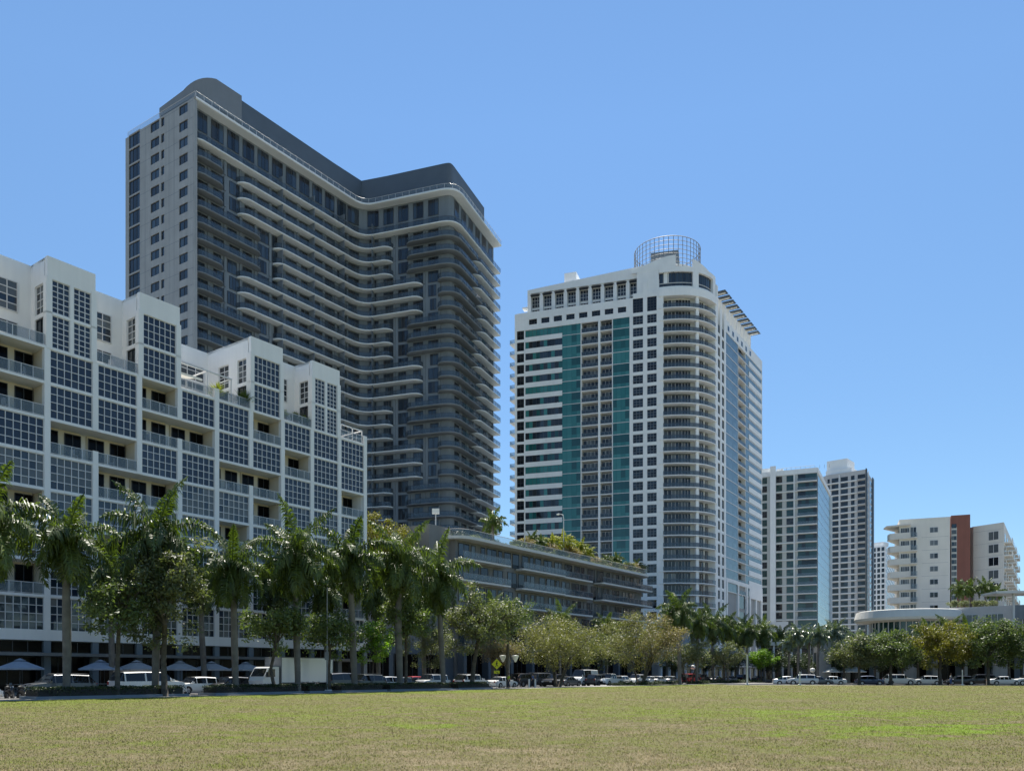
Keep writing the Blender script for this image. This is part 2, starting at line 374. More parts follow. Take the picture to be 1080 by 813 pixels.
# park lawn: polygon between the footpath along the street and the crossing street
A_, B_ = st(-60, -54), st(167.5, -54)
mb = MB(); n = 60
pts = [(-60, -60, 0), (240, -60, 0), cp(185, 0), cp(0, 0), st(128, -54), A_]
pts = [(p[0], p[1], 0) for p in pts]
mb.quad(pts, 'lawn'); mb.build('park_lawn', kind='structure')
def slab(mb, pts, z0, z1, m): mb.prism([(p[0], p[1]) for p in pts], z0, z1, m)
mb = MB()                                          # near footpath beside the lawn, then the planted verge
slab(mb, [st(-60, -54), st(-60, -56.0), st(160, -56.0), st(160, -54)][::-1], -.2, .004, 'concrete')
mb.build('footpath', kind='structure')
mb = MB(); slab(mb, [st(-60, -56.0), st(-60, -58.7), st(160, -58.7), st(160, -56.0)][::-1], -.2, -.004, 'ground')
mb.build('verge', kind='structure')
mb = MB(); slab(mb, [st(-60, -58.7), st(-60, -58.9), st(160, -58.9), st(160, -58.7)][::-1], -.2, .02, 'kerb'); mb.build('kerb', kind='structure')
mb = MB(); slab(mb, [st(-60, -73.2), st(-60, -80.0), st(260, -80.0), st(260, -73.2)][::-1], -.2, .02, 'concrete'); mb.build('sidewalk', kind='structure')
mb = MB(); slab(mb, [cp(-6, 0), cp(190, 0), cp(190, 4.2), cp(-6, 4.2)], -.2, .006, 'concrete'); mb.build('footpath', kind='structure')
mb = MB(); slab(mb, [cp(-14, 17.5), cp(190, 17.5), cp(190, 26), cp(-14, 26)], -.2, .02, 'concrete'); mb.build('sidewalk', kind='structure')
mb = MB()
for i in range(60): strip(mb, -40+i*6, -37+i*6, -66.6, -66.45, -.114, 'road_paint')
for k in range(6): strip(mb, 113.5, 117.5, -60-k*2.1, -60.9-k*2.1, -.113, 'road_paint')
strip(mb, -60, 400, -61.3, -61.2, -.114, 'road_paint'); strip(mb, -60, 400, -70.9, -70.8, -.114, 'road_paint')
mb.build('road_markings', kind='structure')

# grass blades near the camera: nobody could count them
rs = np.random.RandomState(3)
N = 500000
Yb = 11*(13**rs.rand(N)); Xb = (rs.rand(N)*2-1)*(.80*Yb+3)
ok = ((Xb*DY-Yb*DX) > -53.9) & (Yb < 125-.176*(Xb-39)); Xb = Xb[ok]; Yb = Yb[ok]; N = len(Xb)
cl = np.sin(Xb*2.1+np.sin(Yb*1.7)*2)*np.sin(Yb*2.6+np.cos(Xb*1.3)*2)
h = (.014+.022*rs.rand(N)+.008*cl)*(1+Yb*.004); an = rs.rand(N)*6.283; wd = (.0025+.0045*rs.rand(N))*(1+Yb*.07)
lx, ly = (rs.rand(N)-.5)*h*1.8, (rs.rand(N)-.5)*h*1.8
v = np.empty((N, 3, 3)); ca, sa = np.cos(an)*wd, np.sin(an)*wd
v[:, 0] = np.stack([Xb-ca, Yb-sa, 0*Xb-.003], 1); v[:, 1] = np.stack([Xb+ca, Yb+sa, 0*Xb-.003], 1); v[:, 2] = np.stack([Xb+lx, Yb+ly, h], 1)
me = bpy.data.meshes.new('grass'); me.vertices.add(3*N); me.vertices.foreach_set('co', v.ravel())
me.loops.add(3*N); me.loops.foreach_set('vertex_index', np.arange(3*N)); me.polygons.add(N); me.polygons.foreach_set('loop_start', np.arange(N)*3)
me.update(calc_edges=True); me.materials.append(MAT['lawn_blades'])
o = bpy.data.objects.new('grass', me); COL.objects.link(o); tagp(o, 'short dry grass blades of the park lawn', 'grass', kind='stuff')

# ================================================================ window builders (all in a frame: a along, b inwards)
def muntins(fr, a0, a1, z0, z1, b, nc, nr, t=.08, d=.07, m='white_frame', f=None):
    f = f or t; mb = MB()
    mb.box(fr, a0, a1, b, b+d, z0, z0+f, m); mb.box(fr, a0, a1, b, b+d, z1-f, z1, m)
    mb.box(fr, a0, a0+f, b, b+d, z0+f, z1-f, m); mb.box(fr, a1-f, a1, b, b+d, z0+f, z1-f, m)
    for i in range(1, nc):
        a = a0+(a1-a0)*i/nc; mb.box(fr, a-t/2, a+t/2, b+.004, b+d, z0+f, z1-f, m)
    for i in range(1, nr):
        z = z0+(z1-z0)*i/nr; mb.box(fr, a0+f, a1-f, b+.008, b+d-.004, z-t/2, z+t/2, m)
    return mb
def panes(fr, a0, a1, z0, z1, b, nc, nr, m):
    mb = MB()
    for i in range(nc):
        for j in range(nr):
            x0 = a0+(a1-a0)*i/nc; x1 = a0+(a1-a0)*(i+1)/nc; y0 = z0+(z1-z0)*j/nr; y1 = z0+(z1-z0)*(j+1)/nr
            mb.quad([fr(x0, b, y0), fr(x1, b, y0), fr(x1, b, y1), fr(x0, b, y1)], m if not isinstance(m, list) else rnd.choice(m))
    return mb
def railing(fr, a0, a1, b, z, h=1.08, posts=5, glass='rail_clear', m='white_frame', t=.05):
    f = MB(); f.box(fr, a0, a1, b-t/2, b+t/2, z+h-.05, z+h, m); f.box(fr, a0, a1, b-t/2+.004, b+t/2-.004, z+.06, z+.10, m)
    for i in range(posts):
        a = a0+(a1-a0)*i/(posts-1) if posts > 1 else a0; a = min(max(a, a0+t/2), a1-t/2)
        f.box(fr, a-t/2, a+t/2, b-t/2+.006, b+t/2-.006, z, z+h-.05, m)
    gl = MB(); gl.box(fr, a0+.03, a1-.03, b-.008, b+.008, z+.12, z+h-.06, glass)
    return f, gl

# ================================================================ APARTMENT BUILDING beside the street (stepped, white)
SA = 36.9
ox, oy, _ = st(SA, -79.8)
F1 = Fr(ox, oy, SANG)
root = empty('apartment_building', (ox, oy, 0), SANG, 'white stepped apartment block with gridded windows and open balconies, nearest on the left', 'building')
BW = 4.5; FH = 3.3; Z0 = 5.6
Zk = lambda k: Z0+FH*k
CELL = {-5: 'WWWWWWWWWW', -4: 'WWWBWWBBWW', -3: 'WWWWWBWWWW', -2: 'WWBWWWBWDD', -1: 'WBWBWWBBT-', 0: 'WWWWWBWWDD', 1: 'WWBWBBWWT-', 2: 'WWWWBWBBWW', 3: 'WBWWWWBWT-', 4: 'WWWBWBWWT-', 5: 'WWWWBBWBWW', 6: 'WWBBWWBWT-', 7: 'WWWWWWWWDD', 8: 'WBWWWBWWT-'}
DEEP = {-1: 3.3, 1: 3.3, 3: 8.4, 4: 8.4, 6: 3.4, 8: 8.0}
isbox = lambda i: i in CELL and CELL[i][9] != '-'
wall = MB(); NB = (-5, 8); WS = 'white_stucco'
L0, L1 = NB[0]*BW, (NB[1]+1)*BW
wall.box(F1, L0, L1, 2.6, 17, Z0, 31.98, WS)                   # body behind the loggias
wall.box(F1, L0, L1, 8.4, 17, 31.98, 40.4, WS)
windows = Pool('window', root, child='pane'); rails = Pool('balcony_railing', root, child='glass_panel'); doors = Pool('balcony_door', root)
wall.box(F1, L0, L1, -.03, .42, 4.75, Z0+.14, WS)              # fascia above the shops
for k in range(1, 9):
    z = Zk(k)
    for i in range(NB[0], NB[1]+1):
        wall.box(F1, i*BW+.002, (i+1)*BW-.002, .04, 2.61, z-.15, z+.09, WS)
for i in range(NB[0], NB[1]+1):
    if isbox(i):
        wall.box(F1, i*BW+.002, (i+1)*BW-.002, .04, .5, Zk(9)-.15, Zk(9)+.09, WS)
        wall.box(F1, i*BW+.002, (i+1)*BW-.002, .04, .5, Zk(10)-.15, 40.5, WS)
        dp = 8.41
        wall.box(F1, i*BW, (i+1)*BW, .6, dp, 40.2, 40.46, WS)      # box roof
        wall.box(F1, i*BW+.4, (i+1)*BW-.4, .65, dp, Zk(8)+.13, 40.2, WS)
# pillars
for i in range(NB[0], NB[1]+2):
    a = i*BW; l = CELL.get(i-1); r_ = CELL.get(i)
    wd = .27
    for k in range(0, 10):
        cl = l[k] if l else 'x'; c2 = r_[k] if r_ else 'x'
        if i == NB[1]+1 and k == 9: continue
        if cl in 'T-' and c2 in 'T-x' or (cl == 'x' and c2 in 'T-'):
            if k == 8: wall.box(F1, a-.28, a+.28, -.0, .4, Zk(8)-.1, Zk(8)+1.2, WS)
            continue
        if cl == '-' or c2 == '-' or cl == 'T' or c2 == 'T':       # edge of a box: full pillar inside the box
            if cl in '-T': wall.box(F1, a-.12, a+.42, -.02, .6, Zk(k)-.1, Zk(k+1)+.05, WS)
            else: wall.box(F1, a-.42, a+.12, -.02, .6, Zk(k)-.1, Zk(k+1)+.05, WS)
            continue
        if cl == 'B' and c2 == 'B':
            wall.box(F1, a-.26, a+.26, -.0, .36, Zk(k)-.05, Zk(k)+1.22, WS); continue
        wall.box(F1, a-wd, a+wd, 0, .5, Zk(k)-.1, Zk(k+1)-.1 if k < 9 else 40.48, WS)
        if 'B' in (cl, c2): wall.box(F1, a-.16, a+.16, .5, 2.61, Zk(k)+.1, Zk(k+1)-.1, 'cream_stucco')
# end wall of the right end and box sides
wall.box(F1, L1-.3, L1-.02, .5, 17, Z0, 32, WS)
for i in range(NB[0], NB[1]+1):
    c = CELL[i]; a0 = i*BW+.27; a1 = (i+1)*BW-.27
    for k in range(10):
        z0 = Zk(k)+.09; z1 = Zk(k+1)-.15; t = c[k]
        gm = 'glass_navy' if k > 4 else ['glass_slate', 'glass_navy', 'glass_curtain']
        if (i, k) in ((0, 3), (0, 2), (2, 3), (3, 4), (-1, 4), (1, 3), (0, 4), (4, 4)): gm = ['glass_curtain', 'glass_curtain', 'glass_slate']
        if t == 'W':
            aa0, aa1 = (a0, a1)
            if isbox(i) and k >= 8: aa0, aa1 = i*BW+.42, (i+1)*BW-.42
            windows.add(muntins(F1, aa0, aa1, z0, z1, .12, 6, 4, .07), panes(F1, aa0, aa1, z0, z1, .19, 6, 4, gm))
        elif t == 'D':
            am = (i+.5)*BW; wall.box(F1, am-.17, am+.17, .03, .5, z0, z1, WS)
            for (p, q) in ((i*BW+.42, am-.17), (am+.17, (i+1)*BW-.42)):
                windows.add(muntins(F1, p, q, z0, z1, .12, 3, 6, .08), panes(F1, p, q, z0, z1, .19, 3, 6, 'glass_navy'))
        elif t == 'B':
            f, gl = railing(F1, i*BW+.2, (i+1)*BW-.2, .12, z0, posts=5); rails.add(f, gl)
            wall.box(F1, i*BW+.33, (i+1)*BW-.33, 2.3, 2.62, z0, z1, 'cream_stucco')
            d0 = i*BW+.6; 
            for (p, q) in ((d0-.2, d0+1.4), (d0+2.0, d0+3.6)):
                dm = muntins(F1, p, q, z0, z0+2.85, 2.22, 2, 1, .06, .07, 'dark_frame'); dm.add(panes(F1, p, q, z0, z0+2.85, 2.27, 2, 1, 'shop_dark')); doors.add(dm)
        elif t == 'T':
            f, gl = railing(F1, i*BW+.1, (i+1)*BW-.1, .14, z0, posts=4); rails.add(f, gl)
            dp = DEEP[i]
            if dp < 8: wall.box(F1, i*BW, (i+1)*BW, dp, 8.41, z0, 40.45 if i != 8 else 34, WS)
            zb = dp
            if i == 8: continue
            # windows in the set-back wall
            for (p, q) in ((i*BW+.5, i*BW+3.3),) if dp < 8 else ((i*BW+.6, i*BW+3.9),):
                windows.add(muntins(F1, p, q, Zk(9)+.25, Zk(10)-.2, zb-.10, 3, 4, .08, .09), panes(F1, p, q, Zk(9)+.25, Zk(10)-.2, zb-.03, 3, 4, ['glass_slate', 'glass_curtain']))
                dm = muntins(F1, p, q, z0+.05, z0+2.5, zb-.1, 3, 1, .07, .09); dm.add(panes(F1, p, q, z0+.05, z0+2.5, zb-.03, 3, 1, 'glass_dark')); doors.add(dm)
# side windows of the boxes (they look onto the terraces)
for i in (0, 2, 5, 7):
    G = Fr(*F1(i*BW, 0, 0)[:2], SANG-math.pi/2); G = Fr(*F1(i*BW, 0, 0)[:2], SANG-math.pi/2)
    # frame with its x running towards the camera side of the box wall, y into the box
    dp = DEEP.get(i-1, 3.3)
    spans = [(-2.5, -.85)] if dp < 8 else [(-2.6, -.95), (-6.3, -4.3)]
    cuts = [-dp-.01]+[x for s_ in sorted(spans) for x in s_]+[-.6]
    # G maps a<0 to inside depth
    for q in range(0, len(cuts), 2): wall.box(G, cuts[q], cuts[q+1], -.0, .45, Zk(8)+.13, 40.46, WS)
    for (p, q) in spans:
        wall.box(G, p, q, 0, .45, Zk(10)-.4, 40.46, WS); wall.box(G, p, q, 0, .45, Zk(9)-.25, Zk(9)+.15, WS)
        windows.add(muntins(G, p, q, Zk(9)+.15, Zk(10)-.4, .12, 2, 4, .08), panes(G, p, q, Zk(9)+.15, Zk(10)-.4, .2, 2, 4, ['glass_dark', 'glass_curtain']))
        dm = muntins(G, p, q, Zk(8)+.13, Zk(9)-.25, .12, 2, 1, .06, .07, 'dark_frame'); dm.add(panes(G, p, q, Zk(8)+.13, Zk(9)-.25, .2, 2, 1, 'glass_dark')); doors.add(dm)
# ground floor: columns and canopy coloured dark to stand for the shade, dark shopfronts
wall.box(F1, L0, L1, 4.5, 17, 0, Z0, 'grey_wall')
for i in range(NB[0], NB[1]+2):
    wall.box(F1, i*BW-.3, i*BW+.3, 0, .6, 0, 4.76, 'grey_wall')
wall.build('wall', root)
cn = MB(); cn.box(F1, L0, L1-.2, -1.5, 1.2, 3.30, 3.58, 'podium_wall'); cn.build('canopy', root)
shop = Pool('shopfront', root)
for i in range(NB[0], NB[1]+1):
    for (z0, z1, b) in ((.1, 3.28, 1.4), (3.62, 4.72, .3)):
        s_ = muntins(F1, i*BW+.31, (i+1)*BW-.31, z0, z1, b, 3, 1, .07, .08, 'dark_frame'); s_.add(panes(F1, i*BW+.31, (i+1)*BW-.31, z0, z1, b+.05, 3, 1, 'shop_dark')); shop.add(s_)
windows.done(); rails.done(); doors.done(); shop.done()
# white steel frames and awning on the set-back terrace, roof edge
pg = MB()
for a in (3*BW+.4, 3*BW+3.6, 4*BW+2.2): 
    for b in (.6, 4.5): pg.box(F1, a-.06, a+.06, b-.06, b+.06, Zk(8)+.13, Zk(8)+2.9, 'white_frame')
for b in (.6, 4.5): pg.box(F1, 3*BW+.3, 4*BW+2.3, b-.07, b+.07, Zk(8)+2.9, Zk(8)+3.05, 'white_frame')
for a in (3*BW+.4, 3*BW+3.6, 4*BW+2.2): pg.box(F1, a-.055, a+.055, .6, 4.5, Zk(8)+2.91, Zk(8)+3.04, 'white_frame')
pg.build('terrace_frame', root)
aw = MB(); aw.quad([F1(3*BW+.5, 1.2, Zk(8)+2.2), F1(3*BW+3.4, 1.2, Zk(8)+2.2), F1(3*BW+3.4, 4.3, Zk(8)+2.85), F1(3*BW+.5, 4.3, Zk(8)+2.85)], 'canvas_white'); aw.box(F1, 3*BW+.5, 3*BW+3.4, 1.18, 1.22, Zk(8)+1.95, Zk(8)+2.2, 'canvas_white'); aw.build('awning', root)
er = MB(); er.box(F1, 8*BW+.3, L1-.3, 5.9, 6.0, Zk(8)+1.6, Zk(8)+1.7, 'white_frame')
for a in (8*BW+.4, 8*BW+2.4, L1-.4): er.box(F1, a-.05, a+.05, .2, .3, Zk(8)+.1, Zk(8)+1.9, 'white_frame')
er.box(F1, 8*BW+.3, L1-.3, .2, .3, Zk(8)+1.75, Zk(8)+1.9, 'white_frame'); er.box(F1, L1-.45, L1-.35, .2, 6, Zk(8)+1.75, Zk(8)+1.88, 'white_frame')
er.build('terrace_frame', root)
def PT(i, da, b): p = F1(i*BW+da, b, Zk(8)+.13); return p

# ================================================================ GREY RESIDENTIAL TOWER with wavy white balcony slabs
P1 = Vector((-82.2, 176.5)); P2 = Vector((-63.0, 164.0)); V_ = Vector((-36.5, 202.0)); B_ = Vector((-13.2, 194.0)); E_ = Vector((-3.1, 220.7))
root = empty('residential_tower', (-36.5, 202, 0), 0, 'tall dark grey residential tower with curved white balcony slabs, folded plan', 'building')
def roundc(a, b, c, r, n=8):
    d1 = (a-b).normalized(); d2 = (c-b).normalized()
    p, q = b+d1*r, b+d2*r
    return [(1-t)**2*p+2*t*(1-t)*b+t*t*q for t in [i/n for i in range(n+1)]]
path = [P2]+roundc(P2, V_, B_, 3.2)+roundc(V_, B_, E_, 4.0)+[E_]
def resample(path, step=.6):
    out = [path[0]]; acc = 0
    for a, b in zip(path, path[1:]):
        L = (b-a).length; n = max(1, int(L/step))
        for i in range(1, n+1): out.append(a+(b-a)*i/n)
    return out
path = resample(path)
cum = [0]
for a, b in zip(path, path[1:]): cum.append(cum[-1]+(b-a).length)
def nrm(i):                                        # inward normal
    a = path[max(i-1, 0)]; b = path[min(i+1, len(path)-1)]; d = (b-a).normalized(); return Vector((-d.y, d.x))
NR = [nrm(i) for i in range(len(path))]
LT = cum[-1]
def pat(t):
    t = min(max(t, 0), LT)
    import bisect
    i = min(max(bisect.bisect_right(cum, t)-1, 0), len(path)-2); f = (t-cum[i])/(cum[i+1]-cum[i])
    return path[i]*(1-f)+path[i+1]*f, (NR[i]*(1-f)+NR[i+1]*f).normalized()
def tproj(p):                                      # path parameter nearest to a point
    return min(zip([(q-p).length for q in path], cum))[1]
tV = tproj(V_); tB = tproj(B_)
OV = 2.0
def slab_strip(t0, t1, z, m, e0=True, e1=True, th=.27, depth=OV, out=0):
    """balcony slab from t0 to t1 of the facade path, its ends rounded"""
    k = max(6, int((t1-t0)/.9)); ts = set([t0+(t1-t0)*i/k for i in range(k+1)])
    for d in (.05, .2, .5, .9, 1.4, 2.0): 
        if e0: ts.add(t0+d)
        if e1: ts.add(t1-d)
    ts = sorted(t for t in ts if t0 <= t <= t1)
    mb = MB(); T = []; W = []
    for t in ts:
        f = 1
        if e0 and t-t0 < 2.2: f = min(f, math.sqrt(max(0, 1-(1-(t-t0)/2.2)**2)))
        if e1 and t1-t < 2.2: f = min(f, math.sqrt(max(0, 1-(1-(t1-t)/2.2)**2)))
        p, n = pat(t); T.append(p+n*((depth)*(1-max(f, .03))-out*f)); W.append(p+n*(depth+.1))
    b = .09
    rings = []
    for p, q in zip(T, W):
        d = (q-p).normalized() if (q-p).length > 1e-5 else Vector((0, 0))
        rings.append([(q.x, q.y, z-th), (p.x+d.x*.12, p.y+d.y*.12, z-th), (p.x, p.y, z-th+.1), (p.x, p.y, z-.05), (p.x+d.x*.05, p.y+d.y*.05, z), (q.x, q.y, z)])
    for r1, r2 in zip(rings, rings[1:]):
        for j in range(5): mb.quad([r1[j], r2[j], r2[j+1], r1[j+1]], m)
    return mb, T
def rail_strip(T, z, glass='rail_dark', h=1.05, m='steel'):
    fr_ = MB(); gl = MB()
    cc = sum(T, Vector((0, 0)))/len(T)
    pts = T
    for a, b in zip(pts, pts[1:]):
        if (b-a).length < .02: continue
        gl.quad([(a.x, a.y, z+.06), (b.x, b.y, z+.06), (b.x, b.y, z+h), (a.x, a.y, z+h)], glass)
    fr_.tube([(p.x, p.y, z+h) for p in pts], .035, m, 4)
    dist = 0; prev = pts[0]
    for p in pts:
        dist += (p-prev).length
        if dist > 1.5 or p is pts[0]: fr_.tube([(p.x, p.y, z), (p.x, p.y, z+h)], .03, m, 4, False); dist = 0
        prev = p
    return fr_, gl
ZS1 = 108.9; RH = 3.32; ZS0 = 116.4; NROW = 26
# body: wall line set back from the slab edge
wl = [pat(t) for t in [0]+[c for c in cum[1:-1]]+[LT]]
inner = [p+n*OV for p, n in wl]
back = [E_+Vector((-20, 8.0)), P1+Vector((8, 18)), ]
dl = (P1-P2).normalized()
P2w = P2+dl*0.0
poly = [P1, P2w, P2w+(path[1]-path[0]).normalized()*.05]+inner[2:]+back
core = MB(); core.prism([(p.x, p.y) for p in poly], 18, ZS0-.4, 'grey_wall'); 
# front blade wall at the left corner
core.build('wall', root)
piers = Pool('pier', root)
windows = Pool('window', root); balc = Pool('balcony', root, child='railing')
# windows and piers behind the balconies, floor by floor
def fseg(t0, t1):
    a, na = pat(t0); b, nb = pat(t1); a = a+na*OV; b = b+nb*OV; d = b-a; return Fr(a.x, a.y, math.atan2(d.y, d.x)), d.length
mods = []
t = 1.2
while t < tV-3.5: mods.append((t, t+2.9)); t += 3.85
mods += [(tV-2.9, tV-.6), (tV+.8, tV+2.9)]
t = tV+4.2
while t < tB-4.6: mods.append((t, t+2.7)); t += 4.0
t = tB+2.6
while t < LT-2: mods.append((t, t+2.6)); t += 4.3
for i in range(0, NROW+1):
    zf = ZS1-RH*i
    for (t0, t1) in mods:
        fr, L = fseg(t0, t1); w_ = MB()
        x0, x1 = (0, L)
        if i > 0 and rnd.random() < .3: x0 = .5
        if i > 0 and rnd.random() < .3: x1 = L-.6
        if i == 0: zz = [(zf+.1, zf+2.3), (zf+2.75, zf+6.6)]
        else: zz = [(zf+.05, zf+2.75)]
        for (q0, q1) in zz:
            w_ = muntins(fr, x0, x1, q0, q1, -.12, 3 if rnd.random() < .6 else 2, 1, .07, .09, 'dark_frame'); w_.add(panes(fr, x0, x1, q0, q1, -.07, 3, 1, ['glass_slate', 'glass_dark', 'glass_slate']))
            windows.add(w_)
    for (t0, t1) in mods:                          # projecting pier at the side of each opening
        fr, L = fseg(t0, t1)
        if i: det = MB(); det.box(fr, L+.08, L+.5, -.25, .1, zf+.0, zf+RH-.35, 'grey_wall'); piers.add(det)
# left face: glazed strip, paired windows, window column
dL = P2-P1; FL = Fr(P1.x, P1.y, math.atan2(dL.y, dL.x)); LL = dL.length
def aL(u):
    r = (u-540)/FPX; c, s_ = dL.x/LL, dL.y/LL; return (r*P1.y-P1.x)/(c-r*s_)
z = ZS0
FW = Fr(P1.x, P1.y, FL.ang)
cols = [(aL(137.5), aL(149), 'g'), (aL(160.5), aL(169.5), 'w'), (aL(171.5), aL(174.8), 'n'), (aL(190.5), aL(199.5), 'w')]
skin = MB(); cur = -.3
edges = []
for (a0, a1, ty) in cols:
    skin.box(FL, cur, a0, -.35, .0, 18, ZS0-.35, 'grey_wall_light')
    nfl = 30
    for i in range(nfl):
        zf = ZS0-3.2-i*RH
        if zf < 19: break
        z0, z1 = {'g': (zf+.1, zf+3.1), 'w': (zf+.75, zf+2.65), 'n': (zf+.75, zf+2.55)}[ty]
        nxt = zf-RH+{'g': 3.1, 'w': 2.65, 'n': 2.55}[ty]
        skin.box(FL, a0, a1, -.35, 0, max(nxt, 18), z0, 'grey_wall_light')
        if i == 0: skin.box(FL, a0, a1, -.35, 0, z1, ZS0-.35, 'grey_wall_light')
        w_ = muntins(FL, a0, a1, z0, z1, -.22, 3 if ty == 'g' else (2 if ty == 'w' else 1), 1, .09, .1, 'dark_frame'); w_.add(panes(FL, a0, a1, z0, z1, -.15, 3 if ty == 'g' else 2, 1, ['glass_slate', 'glass_slate', 'glass_dark']))
        windows.add(w_)
    cur = a1
skin.box(FL, cur, LL+.0, -.35, 0, 18, ZS0-.35, 'grey_wall_light')
skin.box(FL, LL-.35, LL+.0, 0, .5, 18, ZS0-.35, 'grey_wall_light')
for i in range(30):                               # dark joints between the wall panels
    zj = ZS0-.9-i*RH
    for (c0, c1) in ((cols[0][1]+.1, cols[1][0]-.1), (cols[2][1]+.1, cols[3][0]-.1), (cols[3][1]+.1, LL-.1)): skin.box(FL, c0, c1, -.356, -.34, zj, zj+.09, 'grey_wall')
for aj in ((cols[0][1]+cols[1][0])/2, (cols[2][1]*2+cols[3][0])/3, (cols[2][1]+cols[3][0]*2)/3): skin.box(FL, aj-.04, aj+.04, -.36, -.34, 20, ZS0-.5, 'grey_wall')
skin.build('side_wall', root); piers.done()
# slabs
tE = LT-.1
f2 = lambda a: tV+a; f3 = lambda a: tB+a
for i in range(0, NROW+1):
    z = ZS1-RH*i; segs = []
    if i == 0: segs = [(0.1, LT, 'slab_white', True, False)]
    else:
        b = ((i-1)//3) % 2                         # pattern changes every three floors
        if b == 0: segs = [(.15, 7.6, 'slab_grey', True, True), (11.3, f2(6.8), 'slab_white', True, True), (f2(10.6), f3(12.6), 'slab_grey', True, False), (f3(13.0), LT, 'slab_white', True, False)]
        else: segs = [(.15, 16.9, 'slab_grey', True, True), (20.7, f2(14.8), 'slab_white', True, True), (f2(18.8), f3(15.4), 'slab_grey', True, False), (f3(16.0), LT, 'slab_white', True, False)]
        if i > 20: segs = segs[2:] if b else segs[1:]
    for (t0, t1, m, e0, e1) in segs:
        mb, T = slab_strip(t0, t1, z, m, e0, e1)
        f, gl = rail_strip(T, z, 'rail_dark', 1.05, 'dark_frame'); f.add(gl)
        balc.add(mb, f)
mb, T = slab_strip(0, LT, ZS0, 'slab_white', False, False, th=.45, out=.3); f, gl = rail_strip(T, ZS0, 'rail_clear', 1.0, 'white_frame'); f.add(gl)
o = mb.build('roof_slab', root); f.build('railing', o)
f, gl = rail_strip([P1, P1*.5+P2*.5, P2], ZS0, 'rail_clear', 1.1, 'white_frame'); f.add(gl); f.build('railing', root)
balc.done(); windows.done()
# divider screens between balconies
dv = Pool('balcony_divider', root)
for i in range(0, NROW):
    z = ZS1-RH*i
    for tt in (21.9, 31.0, 40.3, f2(2.0)):
        b = ((i-1)//3) % 2
        p, n = pat(tt); fr = Fr(p.x, p.y, math.atan2(-n.x, n.y)); m_ = MB(); m_.box(fr, -.06, .06, .15, OV, z, z+RH-.34 if i else z+2.6, 'slab_grey'); dv.add(m_)
dv.done()
# mechanical storey on the roof, set back, rounded corners
scr = MB(); sb = 2.0
def off(t, d): p, n = pat(t); return p+n*d
dirL = (P1-P2).normalized(); d12 = (V_-P2).normalized()
c0 = P2+d12*sb+dirL*sb*1.0
left_end = P1+(P2-P1)*.36+d12*sb*1.0
cr = roundc(left_end, c0, c0+d12*20, 4.5, 8)
vb = V_+((Vector((-(V_-P2).normalized().y, (V_-P2).normalized().x))+Vector((-(B_-V_).normalized().y, (B_-V_).normalized().x)))/2).normalized()*(sb+.4)*1.12
run = [off(t, sb+.4) for t in np.arange(8, tV-6, 1.0)]+[vb]+[off(t, sb+.4) for t in np.arange(tV+5, LT-6, 1.0)]
endp = off(LT-5.5, sb+.4)
outer = [left_end]+cr+run+[endp]
bk = [endp+Vector((-12, 5)), V_+Vector((-3, 19)), left_end+d12*15+dirL*1]
zs_ = [120.6]+[121.2+(124.4-121.2)*i/(len(cr)-1) for i in range(len(cr))]; zs_ = zs_+[124.4]*3+[123.9]*(len(outer)-len(zs_)-3)+[123.7, 123.7, 120.6]
scr.prism([(p.x, p.y) for p in outer+bk], ZS0, zs_, 'grey_screen')
scr.build('roof_screen', root)
sc2 = MB(); o2 = [p for p in ([left_end]+cr)]; 
o3 = [(p.x, p.y) for p in o2]; c_ = o2[-1]+d12*6
nn = Vector((d12.y, -d12.x))
sc2.prism([(p[0], p[1]) for p in [tuple(o2[0]-d12*.1)]+[tuple(p-(Vector((0, 0))) - (c0+d12*6-p).normalized()*.15) for p in cr]+[tuple(c_+nn*.13), tuple(c_-nn*2), tuple(o2[0]+d12*3)]], ZS0+2.4, [120.64]+[121.24+(124.4-121.2)*i/(len(cr)-1) for i in range(len(cr))]+[124.44, 124.44, 120.64], 'grey_screen_light'); sc2.build('roof_screen', root)
b3 = MB(); e3 = left_end+dirL*3.2; b3.prism([(e3.x, e3.y), (left_end.x+.02, left_end.y), ((left_end+d12*8).x, (left_end+d12*8).y), ((e3+d12*8).x, (e3+d12*8).y)], ZS0, 118.3, 'grey_screen'); b3.build('roof_screen', root)
lt_ = MB(); dm = off(tV-1, 9); lt_.lathe(Fr(dm.x-4, dm.y+9, 0), [(4.5, 123), (4.5, 126.0), (3.8, 126.4), (0.01, 126.5)], 'grey_screen_light', 20); lt_.build('roof_tank', root, smooth=False)
# balconies on the hidden far side seen past the left edge
bl = Pool('side_balcony', root)
for i in range(0, NROW):
    z = ZS1-RH*i; m_ = MB(); q = P1+Vector((-.8, .6)); m_.box(Fr(P1.x, P1.y, FL.ang), -.75, .0, 1, 5, z-.3, z, 'slab_white'); m_.box(Fr(P1.x, P1.y, FL.ang), -.72, -.68, 1, 5, z, z+1.0, 'rail_dark'); bl.add(m_)
bl.done()

